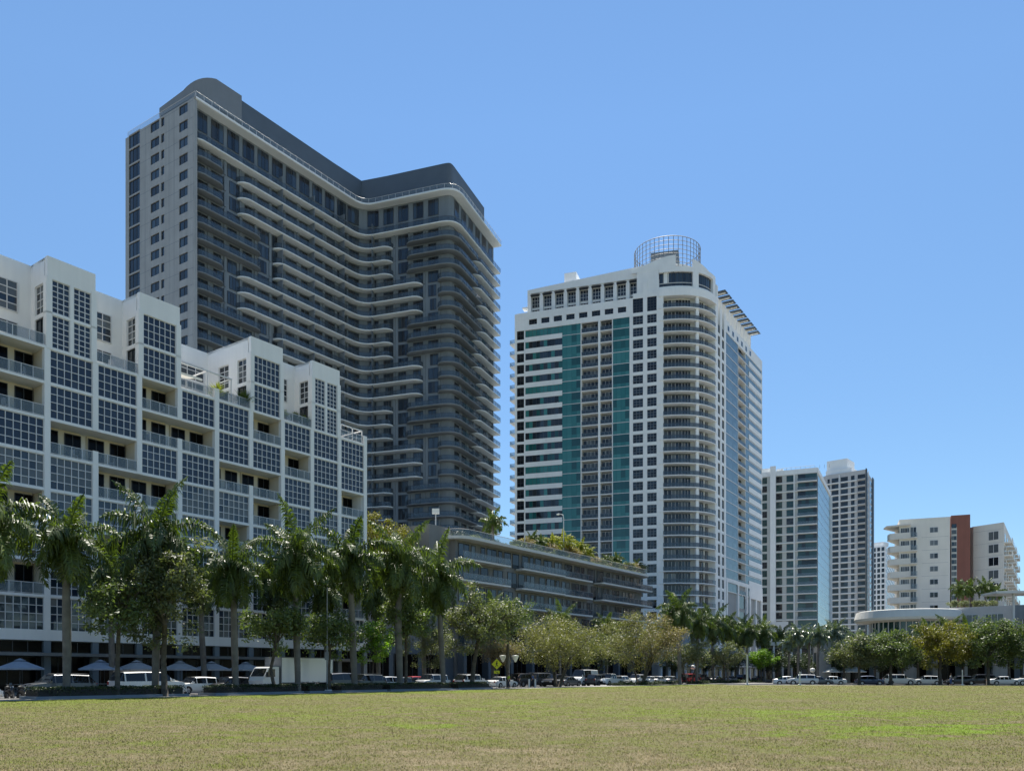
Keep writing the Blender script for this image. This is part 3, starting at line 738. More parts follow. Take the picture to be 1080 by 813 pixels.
# ================================================================ LOW GREY PODIUM BUILDING with planted roof
PS0, PS1 = 96.8, 162.5
FP = Fr(*st(0, -79.8)[:2], SANG)                 # a = S
root = empty('podium_building', st(97, -79.8), SANG, 'low dark grey block with long balconies and a planted roof, left of white tower', 'building')
w1 = MB(); ZR = 22.9
w1.box(FP, PS0+1.5, PS1-1.5, 1.9, 60, 0, ZR-.4, 'podium_wall')
w1.box(FP, 93.5, PS0+1.6, 3.0, 60, 0, 24.3, 'podium_wall'); w1.box(FP, 78, 93.5, 3.4, 60, 0, 13.0, 'podium_wall'); w1.box(FP, 78, PS0+1.4, 2.2, 3.3, 0, 5.4, 'grey_screen')
for a in np.arange(PS0+2, PS1-1, 6.2): w1.box(FP, a, a+.7, .6, 1.95, 0, 6.2, 'grey_screen')
w1.build('wall', root)
rf = MB()
corner = [FP(PS0+1.2*0, 8, 0), ]
def rrect(fr, a0, a1, b0, b1, r):
    out = []
    for (ca, cb, s0) in ((a0+r, b0+r, 180), (a1-r, b0+r, 270), (a1-r, b1-r, 0), (a0+r, b1-r, 90)):
        for q in range(7):
            an = R(s0+15*q); out.append(fr(ca+r*math.cos(an), cb+r*math.sin(an), 0)[:2])
    return out
rf.prism(rrect(FP, PS0, PS1, -.3, 30, 3.2), ZR-.45, ZR, 'podium_slab'); rf.build('roof_slab', root)
rl = MB(); rr_ = rrect(FP, PS0+.25, PS1-.25, 0, 30, 3.0)
for a, b in zip(rr_, rr_[1:]):
    rl.quad([(a[0], a[1], ZR), (b[0], b[1], ZR), (b[0], b[1], ZR+1.05), (a[0], a[1], ZR+1.05)], 'rail_clear')
rl.tube([(p[0], p[1], ZR+1.07) for p in rr_[:16]], .04, 'steel', 4)
rl.build('roof_railing', root)
bp = Pool('balcony', root, child='railing'); wp = Pool('window', root); lev = [19.5, 16.2, 12.9, 9.6, 6.3]
for li, z in enumerate(lev[:4]):
    for gi, (s0, s1, pr) in enumerate(((97.8, 110.6, 0), (113.9, 127.5, 0), (127.5, 138.2, .5), (140.2, 162.0, 0))):
        if li == 2 and gi == 0: continue
        s_ = MB(); s_.prism(rrect(FP, s0+.02, s1-.02, pr-.1 if gi != 3 else -.5, 1.9, .5), z-.28, z, 'podium_slab')
        f, gl = railing(FP, s0+.15, s1-.15, pr+.02 if gi != 3 else -.4, z, posts=int((s1-s0)/1.5), glass='rail_clear' if gi < 2 else 'rail_dark', m='steel'); f.add(gl); bp.add(s_, f)
for z in lev:
    a = PS0+2.2; i = 0
    while a < PS1-4:
        ww = rnd.choice((1.1, 1.9, 2.6, 2.6)); 
        w_ = muntins(FP, a, a+ww, z+.05, z+2.6, 1.78, max(1, int(ww/1.0)), 1, .06, .08, 'dark_frame'); w_.add(panes(FP, a, a+ww, z+.05, z+2.6, 1.83, max(1, int(ww/1.0)), 1, ['glass_dark', 'glass_dark', 'glass_slate', 'glass_curtain'])); wp.add(w_)
        a += ww+rnd.choice((.5, .9, 1.4))
for a in (79, 85, 91):
    w_ = muntins(FP, a, a+5, .1, 4.6, 2.08, 4, 1, .07, .06, 'dark_frame'); w_.add(panes(FP, a, a+5, .1, 4.6, 2.12, 4, 1, 'shop_dark')); wp.add(w_)
for a in np.arange(PS0+2, PS1-1, 6.2):
    w_ = muntins(FP, a+.75, a+6.1, .1, 5.6, 1.78, 4, 1, .07, .08, 'dark_frame'); w_.add(panes(FP, a+.75, a+6.1, .1, 5.6, 1.83, 4, 1, 'shop_dark')); wp.add(w_)
bp.done(); wp.done()
# ================================================================ WHITE TOWER with teal glass, curved corner and roof lantern
W1 = Vector((.79, 230.0)); aW = math.atan2(-.303, .953)
FT = Fr(W1.x, W1.y, aW); LW = 39.9
root = empty('white_tower', (40, 225, 0), 0, 'white high-rise with teal glass, rounded corner of balconies and round lattice crown', 'building')
K3 = 3.15; ZT = 97.4
C0 = Vector(FT(LW, 0, 0)[:2]); Rend = Vector((55.3, 223.2)); aR = math.atan2(.845, .535); FRt = Fr(Rend.x, Rend.y, aR); LRt = 44.0
Cc = Vector((49.6+.6, 214.3+.2))
arc = [(1-t)**2*C0+2*t*(1-t)*Cc+t*t*Rend for t in [i/20 for i in range(21)]]
def arcoff(d):
    out = []
    for i, p in enumerate(arc):
        a = arc[max(i-1, 0)]; b = arc[min(i+1, 20)]; t_ = (b-a).normalized(); out.append(p+Vector((-t_.y, t_.x))*d)
    return out
# core
bx0 = Vector(FT(0, 24, 0)[:2]); bx1 = Vector(FRt(LRt, 0, 0)[:2]); bx2 = Vector(FRt(LRt, 20, 0)[:2])
core = MB(); TW = 'tower_white'
cpts = [Vector(FT(0.3, 2.0, 0)[:2])]+[p for p in arcoff(2.0)]+[Vector(FRt(LRt-.3, 2.0, 0)[:2]), bx2, bx0]
core.prism([(p.x, p.y) for p in cpts], 0, 99.5, 'grey_wall')
wn = Pool('window', root); bn = Pool('balcony', root, child='railing'); gp = Pool('glass_panel', root, cap=100)
w2 = MB()
# --- left face columns
floors = [ZT-K3*i for i in range(1, 30)]           # floor levels
floors = [z for z in floors if z > 5]
zb = floors[-1]
def pier(fr, a0, a1, b0=-.05, b1=.62, z0=0, z1=101.8, m=TW): w2.box(fr, a0, a1, b0, b1, z0, z1, m)
pier(FT, 0, .6); pier(FT, 2.7, 3.05)
for z in floors:
    w2.box(FT, .6, 2.7, 0, .6, z-.35, z+.35, TW)
    m_ = muntins(FT, .6, 2.7, z+.35, z+K3-.35, .18, 2, 2, .07, .08, 'dark_frame'); m_.add(panes(FT, .6, 2.7, z+.35, z+K3-.35, .24, 2, 2, 'glass_dark')); wn.add(m_)
    # banded zone 3.05-13.6: white parapet band with glass strip above
    w2.box(FT, 3.05, 13.6, -.12, .6, z-.55, z+.75, TW)
    tone = ['glass_tealdark', 'glass_dark', 'glass_teal', 'glass_tealdark']
    m_ = MB()
    nn_ = 10
    lo, hi = z+.75, z+K3-.55
    kind = rnd.random()
    for q in range(nn_):
        a0 = 3.05+10.55*q/nn_; a1 = 3.05+10.55*(q+1)/nn_
        gm = rnd.choice(['glass_dark', 'glass_slate', 'glass_tealdark', 'glass_slate']) if (q+int(kind*10)) % 5 < 4*(kind > .2) else 'glass_teal'
        m_.quad([FT(a0, .1, lo), FT(a1, .1, lo), FT(a1, .1, hi), FT(a0, .1, hi)], gm)
        m_.box(FT, a0-.03, a0+.03, .05, .1, lo, hi, 'dark_frame')
    wn.add(m_)
    # teal zone 13.6-18.9
    w2.box(FT, 13.6, 18.9, .0, .6, z-.08, z+.08, 'white_frame')
    m_ = MB()
    for q in range(4):
        a0 = 13.6+5.3*q/4; a1 = 13.6+5.3*(q+1)/4
        m_.quad([FT(a0, .08, z+.08), FT(a1, .08, z+.08), FT(a1, .08, z+1.1), FT(a0, .08, z+1.1)], 'glass_teal')
        gm = 'glass_teal' if q < 2 or rnd.random() < .3 else 'glass_tealdark'
        m_.quad([FT(a0, .08, z+1.1), FT(a1, .08, z+1.1), FT(a1, .08, z+K3-.08), FT(a0, .08, z+K3-.08)], gm)
        m_.box(FT, a0-.025, a0+.025, .04, .08, z+.08, z+K3-.08, 'glass_tealdark')
    gp.add(m_)
    # balconies 18.9-27.5 with a white fin at 23.9
    s_ = MB(); s_.box(FT, 18.9, 27.5, -.1, 1.9, z-.14, z+.08, TW)
    f, gl = railing(FT, 19.0, 27.4, 0, z+.08, 1.05, 9, 'rail_dark', 'steel'); f.add(gl); bn.add(s_, f)
    for (p, q) in ((19.1, 23.5), (24.3, 27.3)):
        m_ = muntins(FT, p, q, z+.1, z+2.7, 1.4, 4 if p < 20 else 3, 1, .08, .08, 'white_frame'); m_.add(panes(FT, p, q, z+.1, z+2.7, 1.46, 4, 1, ['glass_dark', 'glass_dark', 'glass_curtain'])); wn.add(m_)
    # teal zone 27.5-32.1
    w2.box(FT, 27.5, 32.1, .0, .6, z-.1, z+.06, 'white_frame')
    m_ = MB(); dk = rnd.random() < .45
    for q in range(4):
        a0 = 27.5+4.6*q/4; a1 = 27.5+4.6*(q+1)/4
        m_.quad([FT(a0, .08, z+.06), FT(a1, .08, z+.06), FT(a1, .08, z+1.0), FT(a0, .08, z+1.0)], 'glass_teal')
        m_.quad([FT(a0, .08, z+1.0), FT(a1, .08, z+1.0), FT(a1, .08, z+K3-.1), FT(a0, .08, z+K3-.1)], 'glass_tealdark' if dk or rnd.random() < .3 else 'glass_teal')
        m_.box(FT, a0-.025, a0+.025, .04, .08, z+.06, z+K3-.1, 'glass_tealdark')
    gp.add(m_)
    for (p, q) in ((33.0, 35.7), (36.8, 39.3)):
        w2.box(FT, p, q, 0, .6, z-.45, z+.42, TW)
        m_ = muntins(FT, p, q, z+.42, z+K3-.45, .16, 3, 3, .07, .08, 'steel'); m_.add(panes(FT, p, q, z+.42, z+K3-.45, .22, 3, 3, ['glass_dark', 'glass_slate'])); wn.add(m_)
pier(FT, 23.6, 24.2, -.15, 1.4, 0, ZT); pier(FT, 18.75, 19.0, .0, 1.4, 0, ZT); pier(FT, 27.35, 27.6, 0, 1.4, 0, ZT)
pier(FT, 32.1, 33.0); pier(FT, 35.7, 36.8, z1=106); pier(FT, 39.3, LW, z1=106)
# parapet zone above the teal glass
w2.box(FT, 3.05, 32.1, -.08, .6, ZT-.4, ZT+1.0, TW)
w2.box(FT, 0.6, 33, -.06, .6, 99.9, 101.9, TW); w2.box(FT, .6, 3.05, 0, .6, ZT-.3, 99.9, TW)
q = 3.3
for i in range(8):
    a0 = 4.0+i*3.55
    w2.box(FT, a0-1.15+.02, a0+.1, -.04, .6, ZT+1.0, 99.9, TW)
    m_ = muntins(FT, a0+.1, a0+2.4, ZT+1.0, 99.9, .15, 3, 2, .06, .08, 'dark_frame'); m_.add(panes(FT, a0+.1, a0+2.4, ZT+1.0, 99.9, .2, 3, 2, 'glass_dark')); wn.add(m_)
w2.box(FT, 31.2, 32.2, -.04, .6, ZT+1.0, 99.9, TW)
# tall windows at the top of the pier zone
for (p, q) in ((33.0, 35.7), (36.8, 39.3)):
    m_ = muntins(FT, p, q, ZT+.42, ZT+4.2, .16, 3, 5, .07, .08, 'dark_frame'); m_.add(panes(FT, p, q, ZT+.42, ZT+4.2, .22, 3, 5, 'glass_dark')); wn.add(m_)
    w2.box(FT, p, q, 0, .6, ZT-.45, ZT+.42, TW)
    w2.box(FT, p, q, -.05, .6, ZT+4.2, 103, TW)
# set-back storey: white fins with sun louvres
w2.box(FT, 3.3, 34, 2.6, 22, 99.5, 107.6, TW)
lv = Pool('sun_louvre', root)
for i in range(9):
    a0 = 4.2+i*3.45
    w2.box(FT, a0-.95, a0+.05, 1.5, 2.7, 101.9, 107.6, TW)
    m_ = muntins(FT, a0+.1, a0+2.5, 104.0, 107.0, 2.48, 3, 3, .08, .08, 'white_frame'); m_.add(panes(FT, a0+.1, a0+2.5, 104.0, 107.0, 2.54, 3, 3, 'glass_slate')); wn.add(m_)
    m_ = muntins(FT, a0+.1, a0+2.5, 102.0, 103.5, 2.48, 3, 1, .08, .08, 'white_frame'); m_.add(panes(FT, a0+.1, a0+2.5, 102.0, 103.5, 2.54, 3, 1, 'glass_dark')); wn.add(m_)
    l_ = MB()
    for s in range(5): l_.box(FT, a0+.05, a0+2.75, .9+s*.32, 1.08+s*.32, 107.0+s*.03, 107.08+s*.03, 'dark_frame')
    l_.box(FT, a0+.02, a0+.1, .8, 2.6, 106.9, 107.0, 'dark_frame'); l_.box(FT, a0+2.7, a0+2.78, .8, 2.6, 106.9, 107.0, 'dark_frame')
    lv.add(l_)
w2.box(FT, 35.2-.5, 36.0, 1.5, 2.7, 101.9, 107.6, TW)
n0 = len(w2.v)                                    # roof parapet rising towards the crown
pp = [FT(3.3, 1.3, 0)[:2], FT(36.2, 1.3, 0)[:2], FT(36.2, 20, 0)[:2], FT(3.3, 20, 0)[:2]]
w2.prism(pp, 107.62, [108.7, 110.8, 110.8, 108.7], TW)
w2.box(FT, 13.2, 16.6, 4, 9, 108.4, 113.2, TW); w2.box(FT, 16.6, 18.2, 5, 9, 108.4, 111.5, TW)
w2.box(FT, .2, 3.4, 3, 20, 99.5, 101, TW)
w2.box(FT, 1.2, 3.4, 3.2, 5.2, 104.6, 105.0, TW); w2.box(FT, 1.9, 3.4, 3.4, 5.0, 103.2, 103.5, TW)
# --- curved corner: slabs, piers, window wall
def arcwall(mb, d0, d1, z0, z1, m, i0=0, i1=20):
    o_ = arcoff(d0)[i0:i1+1]; n_ = arcoff(d1)[i0:i1+1]
    mb.prism([(p.x, p.y) for p in o_+n_[::-1]], z0, z1, m)
zl = [98.2-K3*i for i in range(0, 30) if 98.2-K3*i > 16]
for z in zl:
    s_ = MB(); arcwall(s_, -.25, 2.02, z-.22, z, TW); T = arcoff(-.12)
    f, gl = rail_strip(T[1:20], z, 'rail_dark', 1.05, 'dark_frame'); f.add(gl); bn.add(s_, f)
    inn = arcoff(1.75)
    for (i0, i1) in ((1, 5), (5, 9), (12, 15), (16, 18)):
        m_ = MB()
        for q in range(i0, i1):
            a, b = inn[q], inn[q+1]; m_.quad([(a.x, a.y, z+.05), (b.x, b.y, z+.05), (b.x, b.y, z+2.6), (a.x, a.y, z+2.6)], rnd.choice(['glass_dark', 'glass_slate', 'glass_curtain', 'glass_dark']))
            m_.tube([(a.x, a.y, z+.05), (a.x, a.y, z+2.6)], .07, 'white_frame', 4, False)
        m_.tube([(inn[i1].x, inn[i1].y, z+.05), (inn[i1].x, inn[i1].y, z+2.6)], .07, 'white_frame', 4, False)
        wn.add(m_)
    for (i0, i1) in ((0, 1), (9, 12), (15, 16), (18, 20)): arcwall(w2, 1.7, 2.05, z, z+2.95, 'tower_tan', i0, i1)
for i0 in (0, 10, 19): arcwall(w2, -.05, .5 if i0 == 10 else 2.0, 0, 101.3, TW, i0, i0+1) if i0 != 10 else arcwall(w2, .1, .7, 0, 101.3, TW, 10, 11)
arcwall(w2, -.1, 2.1, 0, zl[-1]-K3+.1, 'grey_wall_light'); 
arcwall(w2, -.3, 2.1, 101.2, 103.2, TW)
arcwall(w2, .3, 2.1, 103.2, 103.9, TW)
arcwall(w2, .25, 2.1, 107.7, 109.0, TW)
crest = MB()                                      # sweeping parapet with a notch in front of the lattice drum
line_ = [(Vector(FT(a, .3, 0)[:2]), 109.4+(a-32.6)*.26) for a in (32.6, 34, 35.5, 37, 38.5)]+[(p, z) for p, z in zip(arcoff(.3)[:5], (111.5, 111.7, 111.9, 112.0, 112.1))]
line2 = [(arcoff(.3)[i], 111.2-(i-9)*.32) for i in range(9, 17)]
for ln_ in (line_, line2):
    ps = [p for p, z in ln_]; inn_ = []
    for i, p in enumerate(ps):
        t_ = (ps[min(i+1, len(ps)-1)]-ps[max(i-1, 0)]).normalized(); inn_.append(p+Vector((-t_.y, t_.x))*.4)
    zz = [z for p, z in ln_]
    crest.prism([(p.x, p.y) for p in ps]+[(p.x, p.y) for p in inn_[::-1]], 108.6, zz+zz[::-1], TW)
crest.build('crown_parapet', root)
w2.prism([(p.x, p.y) for p in arcoff(2.0)]+[tuple(FRt(4, 12, 0)[:2]), tuple(FT(34, 9, 0)[:2]), tuple(FT(36, 2.6, 0)[:2])], 99, 108.9, TW)
inn = arcoff(.9)
w2.box(FT, 34, LW-2.2, .35, 3.2, 103.0, 109.0, TW); w2.box(FT, LW-2.2, LW-.1, .35, 1.0, 103.0, 109.0, TW)
for (i0, i1) in ((0, 9), (11, 18)):
    m_ = MB()
    for q in range(i0, i1):
        a, b = inn[q], inn[q+1]
        m_.quad([(a.x, a.y, 103.9), (b.x, b.y, 103.9), (b.x, b.y, 107.7), (a.x, a.y, 107.7)], 'glass_slate')
        m_.tube([(a.x, a.y, 103.9), (a.x, a.y, 107.7)], .06, 'dark_frame', 4, False)
    m_.tube([(inn[q].x, inn[q].y, 105.0) for q in range(i0, i1+1)], .12, 'white_frame', 4); wn.add(m_)
for i0, i1 in ((9, 11), (18, 20)): arcwall(w2, .2, 2.1, 103.2, 107.8, TW, i0, i1)
# --- right face
pier(FRt, 0, 1.2, z1=107); pier(FRt, 3.1, 4.6); pier(FRt, 6.6, 8.1)
blue = 'glass_sky'
for z in floors:
    for (p, q) in ((1.2, 3.1), (4.6, 6.6)):
        w2.box(FRt, p, q, 0, .6, z-.4, z+.4, TW)
        m_ = muntins(FRt, p, q, z+.4, z+K3-.4, .16, 1, 3, .07, .08, 'dark_frame'); m_.add(panes(FRt, p, q, z+.4, z+K3-.4, .22, 1, 3, 'glass_dark')); wn.add(m_)
    if z < 24: continue
    for (p, q) in ((8.1, 19.4), (26.9, 43.7)):
        w2.box(FRt, p, q, -.02, .6, z-.12, z+.12, 'white_frame')
        m_ = panes(FRt, p, q, z+.12, z+K3-.12, .06, int((q-p)/1.4), 2, blue)
        gp.add(m_)
    w2.box(FRt, 30.0, 44.25, -.10, .3, z+.25, z+1.75, TW)
    s_ = MB(); s_.box(FRt, 19.4, 26.9, -.1, 1.6, z-.12, z+.08, TW); f, gl = railing(FRt, 19.5, 26.8, 0, z+.08, 1.05, 6, 'rail_dark', 'steel'); f.add(gl); bn.add(s_, f)
    m_ = muntins(FRt, 21.6, 26.6, z+.1, z+2.7, 1.35, 4, 1, .06, .08, 'dark_frame'); m_.add(panes(FRt, 21.6, 26.6, z+.1, z+2.7, 1.4, 4, 1, 'glass_dark')); wn.add(m_)
    w2.box(FRt, 19.4, 21.5, 1.1, 1.6, z+.08, z+K3-.12, TW)
pier(FRt, 43.7, 44.2, z1=100.4); pier(FRt, 26.7, 26.95, 0, 1.4, 24, 99); pier(FRt, 19.3, 19.5, 0, 1.4, 24, 99)
w2.box(FRt, 8.1, 44.2, -.06, .6, ZT-.3, 100.4, TW)
for i in range(6): 
    m_ = panes(FRt, 9.5+i*4.2, 11.0+i*4.2, ZT+.5, 99.3, -.09, 2, 1, 'glass_dark'); wn.add(m_)
w2.box(FRt, 0, 36, 3.2, 14, 99.5, 107, TW); w2.box(FRt, 8.1, 44, 1.2, 3, 99.5, 101, TW)
w2.box(FRt, 34, 44, 4, 14, 99.5, 102, TW)
for i in range(10):
    a0 = 3+i*3.5
    w2.box(FRt, a0-.3, a0+.3, .8, 3.3, 100.4, 106.3, TW)
    l_ = MB(); l_.box(FRt, a0-1.35, a0+1.35, -1.9, 1.3, 105.7, 105.85, 'grey_screen'); l_.box(FRt, a0-.2, a0+.2, -1.5, 3.2, 105.4, 105.69, TW); lv.add(l_)
# lower storeys of the right face: white portal frames
w2.box(FRt, 8.1, 44.2, -.2, .6, 27.5, 28.6, TW); w2.box(FRt, 30.5, 44.2, -.22, .6, 24.6, 27.5, TW)
for a in (8.3, 18.8, 27.2, 30.6, 36.9, 43.0): w2.box(FRt, a, a+1.1, -.2, .6, 0, 27.5, TW)
w2.box(FRt, 9.4, 43, .3, .62, 0, 27.5, 'grey_wall_light')
for i in range(4): wn.add(panes(FRt, 19.9, 26.9, 3+6*i, 8+6*i, .25, 4, 2, 'glass_dark'))
# --- crown: round parapet with a notch, lattice drum, plant room
cx, cy = 42.6, 226.5; FD = Fr(cx, cy, 0)
cw = MB(); n_ = 64; rC = 8.4
def ctop(an):                                      # an: degrees, 270 faces the camera
    d = (an-270+180) % 360-180
    return 110.2
for q in range(n_):
    a0 = 360*q/n_; a1 = 360*(q+1)/n_; am = (a0+a1)/2
    z = ctop(am); P = lambda an, r_, zz: (cx+r_*math.cos(R(an)), cy+r_*math.sin(R(an)), zz)
    z0_, z1_ = (ctop(a0+.01), ctop(a1-.01))
    n = len(cw.v)
    cw.v += [P(a0, rC, 105), P(a1, rC, 105), P(a1, rC, z1_), P(a0, rC, z0_), P(a0, rC-.35, 105), P(a1, rC-.35, 105), P(a1, rC-.35, z1_), P(a0, rC-.35, z0_)]
    cw.f += [(n, n+1, n+2, n+3), (n+5, n+4, n+7, n+6), (n+3, n+2, n+6, n+7), (n+1, n+5, n+6, n+2), (n, n+3, n+7, n+4)]; cw.m += [TW]*5
cw.build('crown_parapet', root)
lc = MB(); rL = 8.9
for q in range(44):
    a = R(360*q/44); lc.tube([(cx+rL*math.cos(a), cy+rL*math.sin(a), 107.5), (cx+rL*math.cos(a), cy+rL*math.sin(a), 117.3)], .075, 'steel', 4, False)
for k in range(9):
    z = 108.2+k*1.13; lc.tube([(cx+rL*math.cos(R(6*q)), cy+rL*math.sin(R(6*q)), z) for q in range(61)], .075 if k < 8 else .11, 'steel', 4, False)
lc.build('lattice_drum', root)
pr = MB(); pr.box(Fr(cx, cy, R(-14)), -4.2, 3.2, -3, 5, 107, 116.2, 'grey_wall'); pr.box(Fr(cx, cy, R(-14)), -6.5, -4.2, -1, 5, 107, 114.2, 'grey_wall')
pr.box(Fr(cx, cy, R(-14)), -.6, 2.6, -3.1, -3.0, 109.5, 112.6, 'dark_frame'); pr.build('plant_room', root)
# balconies past the left edge
sb_ = Pool('side_balcony', root)
for z in floors:
    m_ = MB(); m_.prism([FT(-1.9, 1.2, 0)[:2], FT(.0, .8, 0)[:2], FT(.0, 5, 0)[:2], FT(-1.5, 5, 0)[:2]], z-.2, z, TW)
    m_.quad([FT(-1.85, 1.2, z), FT(0, .85, z), FT(0, .85, z+1.05), FT(-1.85, 1.2, z+1.05)], 'rail_blue'); m_.quad([FT(-1.85, 1.2, z), FT(-1.5, 5, z), FT(-1.5, 5, z+1.05), FT(-1.85, 1.2, z+1.05)], 'rail_blue'); sb_.add(m_)
core.build('core', root); w2.build('wall', root)
wn.done(); bn.done(); gp.done(); lv.done(); sb_.done()
# low annex at the foot of the tower
root = empty('annex_block', at(806, 250), 0, 'small plain white annex at the foot of the white tower, left of the far towers', 'building')
mb = MB(); fa = Fr(*at(795, 262)[:2], R(-18)); mb.box(fa, 0, 10.4, 0, 10, 0, 18.2, TW); mb.build('wall', root)
m_ = muntins(fa, 5.6, 9.4, 7.5, 15, -.08, 2, 3, .1, .08, 'dark_frame'); m_.add(panes(fa, 5.6, 9.4, 7.5, 15, -.03, 2, 3, 'glass_dark')); m_.build('window', root)

# ================================================================ GREENISH TOWER with blue glass side (third)
def simple_windows(pool, wallmb, fr, spec, z, k, m):
    for (p, q, lo, hi, gm, nc, nr) in spec:
        w_ = muntins(fr, p, q, z+lo, z+hi, -.06, nc, nr, .07, .07, 'dark_frame'); w_.add(panes(fr, p, q, z+lo, z+hi, -.02, nc, nr, gm)); pool.add(w_)
D3 = 293
q0 = Vector(at(798, D3+6)[:2]); q1 = Vector(at(862, D3-2)[:2]); d = q1-q0; F3 = Fr(q0.x, q0.y, math.atan2(d.y, d.x)); L3 = d.length
q2 = Vector(at(875.3, 330)[:2]); d3 = q2-q1; F3r = Fr(q1.x, q1.y, math.atan2(d3.y, d3.x)); L3r = d3.length
root = empty('glass_sided_tower', (q1.x, q1.y, 0), 0, 'pale residential tower with green balconies and a blue glass side, right of the white tower', 'building')
k3 = 3.05; Z3 = 74.0; mb = MB()
mb.prism([(q0.x, q0.y), (q1.x, q1.y), (q2.x, q2.y), (q2.x-20, q2.y+8), (q0.x-8, q0.y+30)], 0, Z3, 'tower_tan')
mb.box(F3, 12.0*.4, 12*.4+1.9, -1.2, 0, 0, Z3+2.2, TW)   # fin
mb.box(F3, -6, 4.8, 2, 12, Z3, Z3+2.3, TW); mb.box(F3, 6.7, 9, 2, 12, Z3, Z3+1.6, TW)
wn = Pool('window', root); bn = Pool('balcony', root); gp = Pool('glass_panel', root)
a_ = lambda u: ((u-540)/FPX*q0.y-q0.x)/(d.x/L3-(u-540)/FPX*d.y/L3)
fl = [Z3-1.0-k3*i for i in range(1, 24)]
for z in fl:
    for (u0, u1) in ((803.5, 809), (818.5, 825), (829.5, 837)):
        gm = rnd.choice(['glass_dark', 'glass_green', 'glass_green']); w_ = muntins(F3, a_(u0), a_(u1), z+.35, z+2.6, -.06, 2, 2, .08, .08, 'dark_frame'); w_.add(panes(F3, a_(u0), a_(u1), z+.35, z+2.6, -.01, 2, 2, gm)); wn.add(w_)
    b_ = MB(); b_.box(F3, a_(841), L3+.02, -1.5, 0, z-.25, z, TW); b_.box(F3, a_(841)+.1, L3-.05, -1.45, -1.40, z, z+1.0, 'rail_blue'); b_.box(F3, 6.8, a_(841), -.35, 0, z-.2, z, TW); b_.box(F3, a_(836)+.3, a_(836)+.7, -.3, 0, z, z+k3-.25, TW); bn.add(b_)
    w_ = panes(F3, a_(841.5), L3-.1, z+.02, z+2.7, -.05, 5, 1, ['glass_green', 'glass_green', 'glass_dark']); wn.add(w_)
    g_ = panes(F3r, .2, L3r-.2, z-.9, z+k3-1.15, -.15, 5, 1, 'glass_blue'); g_.box(F3r, .1, L3r-.1, -.22, -.02, z-1.17, z-.9, 'glass_slate'); gp.add(g_)
mb.box(F3r, -.2, L3r, -.3, 0, Z3-1.2, Z3+.5, TW); mb.box(F3, -.2, L3+.2, -.3, .3, Z3-1.2, Z3+.5, TW)
for a in (F3r, ): mb.box(a, L3r-.3, L3r+.1, -.9, 0, 0, Z3-1, TW)
mb.build('wall', root); wn.done(); bn.done(); gp.done()
rr2 = MB(); rr2.tube([F3(7, 1, Z3+1.6), F3(L3-1, 1, Z3+1.6)], .06, 'steel', 4)
for i in range(12): rr2.tube([F3(7+i*1.6, 1, Z3+.4), F3(7+i*1.6, 1, Z3+1.6)], .05, 'steel', 4)
rr2.build('roof_railing', root)

# ================================================================ TAN TOWER with dark corner strip (fourth)
q0 = Vector(at(872, 412)[:2]); q1 = Vector(at(913, 400)[:2]); d = q1-q0; F4 = Fr(q0.x, q0.y, math.atan2(d.y, d.x)); L4 = d.length
q2 = Vector(at(921, 425)[:2]); dd = q2-q1; F4r = Fr(q1.x, q1.y, math.atan2(dd.y, dd.x)); L4r = dd.length
root = empty('tan_tower', (q1.x, q1.y, 0), 0, 'grey-white tower with rooftop box and dark right edge, behind the glass-sided tower', 'building')
Z4 = 101.0; mb = MB(); mb.prism([(q0.x, q0.y), (q1.x, q1.y), (q2.x, q2.y), (q2.x-18, q2.y+10), (q0.x-4, q0.y+24)], 0, Z4, 'tower_grey')
mb.box(F4, -1, L4*.48, 3, 14, Z4, Z4+7.6, TW); mb.box(F4, -1, L4*.62, 1.5, 14, Z4, Z4+2.4, TW)
wn = Pool('window', root); bn = Pool('balcony', root); k4 = 3.05
for i in range(1, 33):
    z = Z4-1.6-k4*i
    if z < 2: break
    for (f0, f1) in ((.02, .08), (.13, .31), (.37, .55), (.63, .72), (.80, .99)):
        w_ = panes(F4, f0*L4, f1*L4, z+.4, z+2.5, -.05, 2, 2, ['glass_dark', 'glass_slate', 'glass_dark']); w_.box(F4, f0*L4, f1*L4, -.08, 0, z+1.45, z+1.52, 'dark_frame'); wn.add(w_)
    b_ = MB(); b_.box(F4, .1, .34*L4, -.8, 0, z-.2, z+.15, TW); b_.box(F4, .34*L4, .78*L4, -.5, 0, z-.2, z+.15, TW); b_.box(F4, .80*L4, L4, -.9, 0, z-.2, z+.35, 'tower_grey'); bn.add(b_)
    for (f0, f1) in ((.10, .35), (.5, .8)): wn.add(panes(F4r, f0*L4r, f1*L4r, z+.4, z+2.6, -.05, 2, 1, 'glass_slate'))
mb.box(F4, .33*L4, .345*L4, -.9, 0, 0, Z4-1, TW)
mb.box(F4r, -.2, 3.0, -.4, 0, 0, Z4+.5, 'black'); mb.box(F4r, L4r*.82, L4r+.2, -.4, 0, 0, Z4+1, 'grey_screen'); mb.box(F4r, 8.6, 9.6, -.3, 0, 0, Z4+1, TW)
mb.build('wall', root); wn.done(); bn.done()

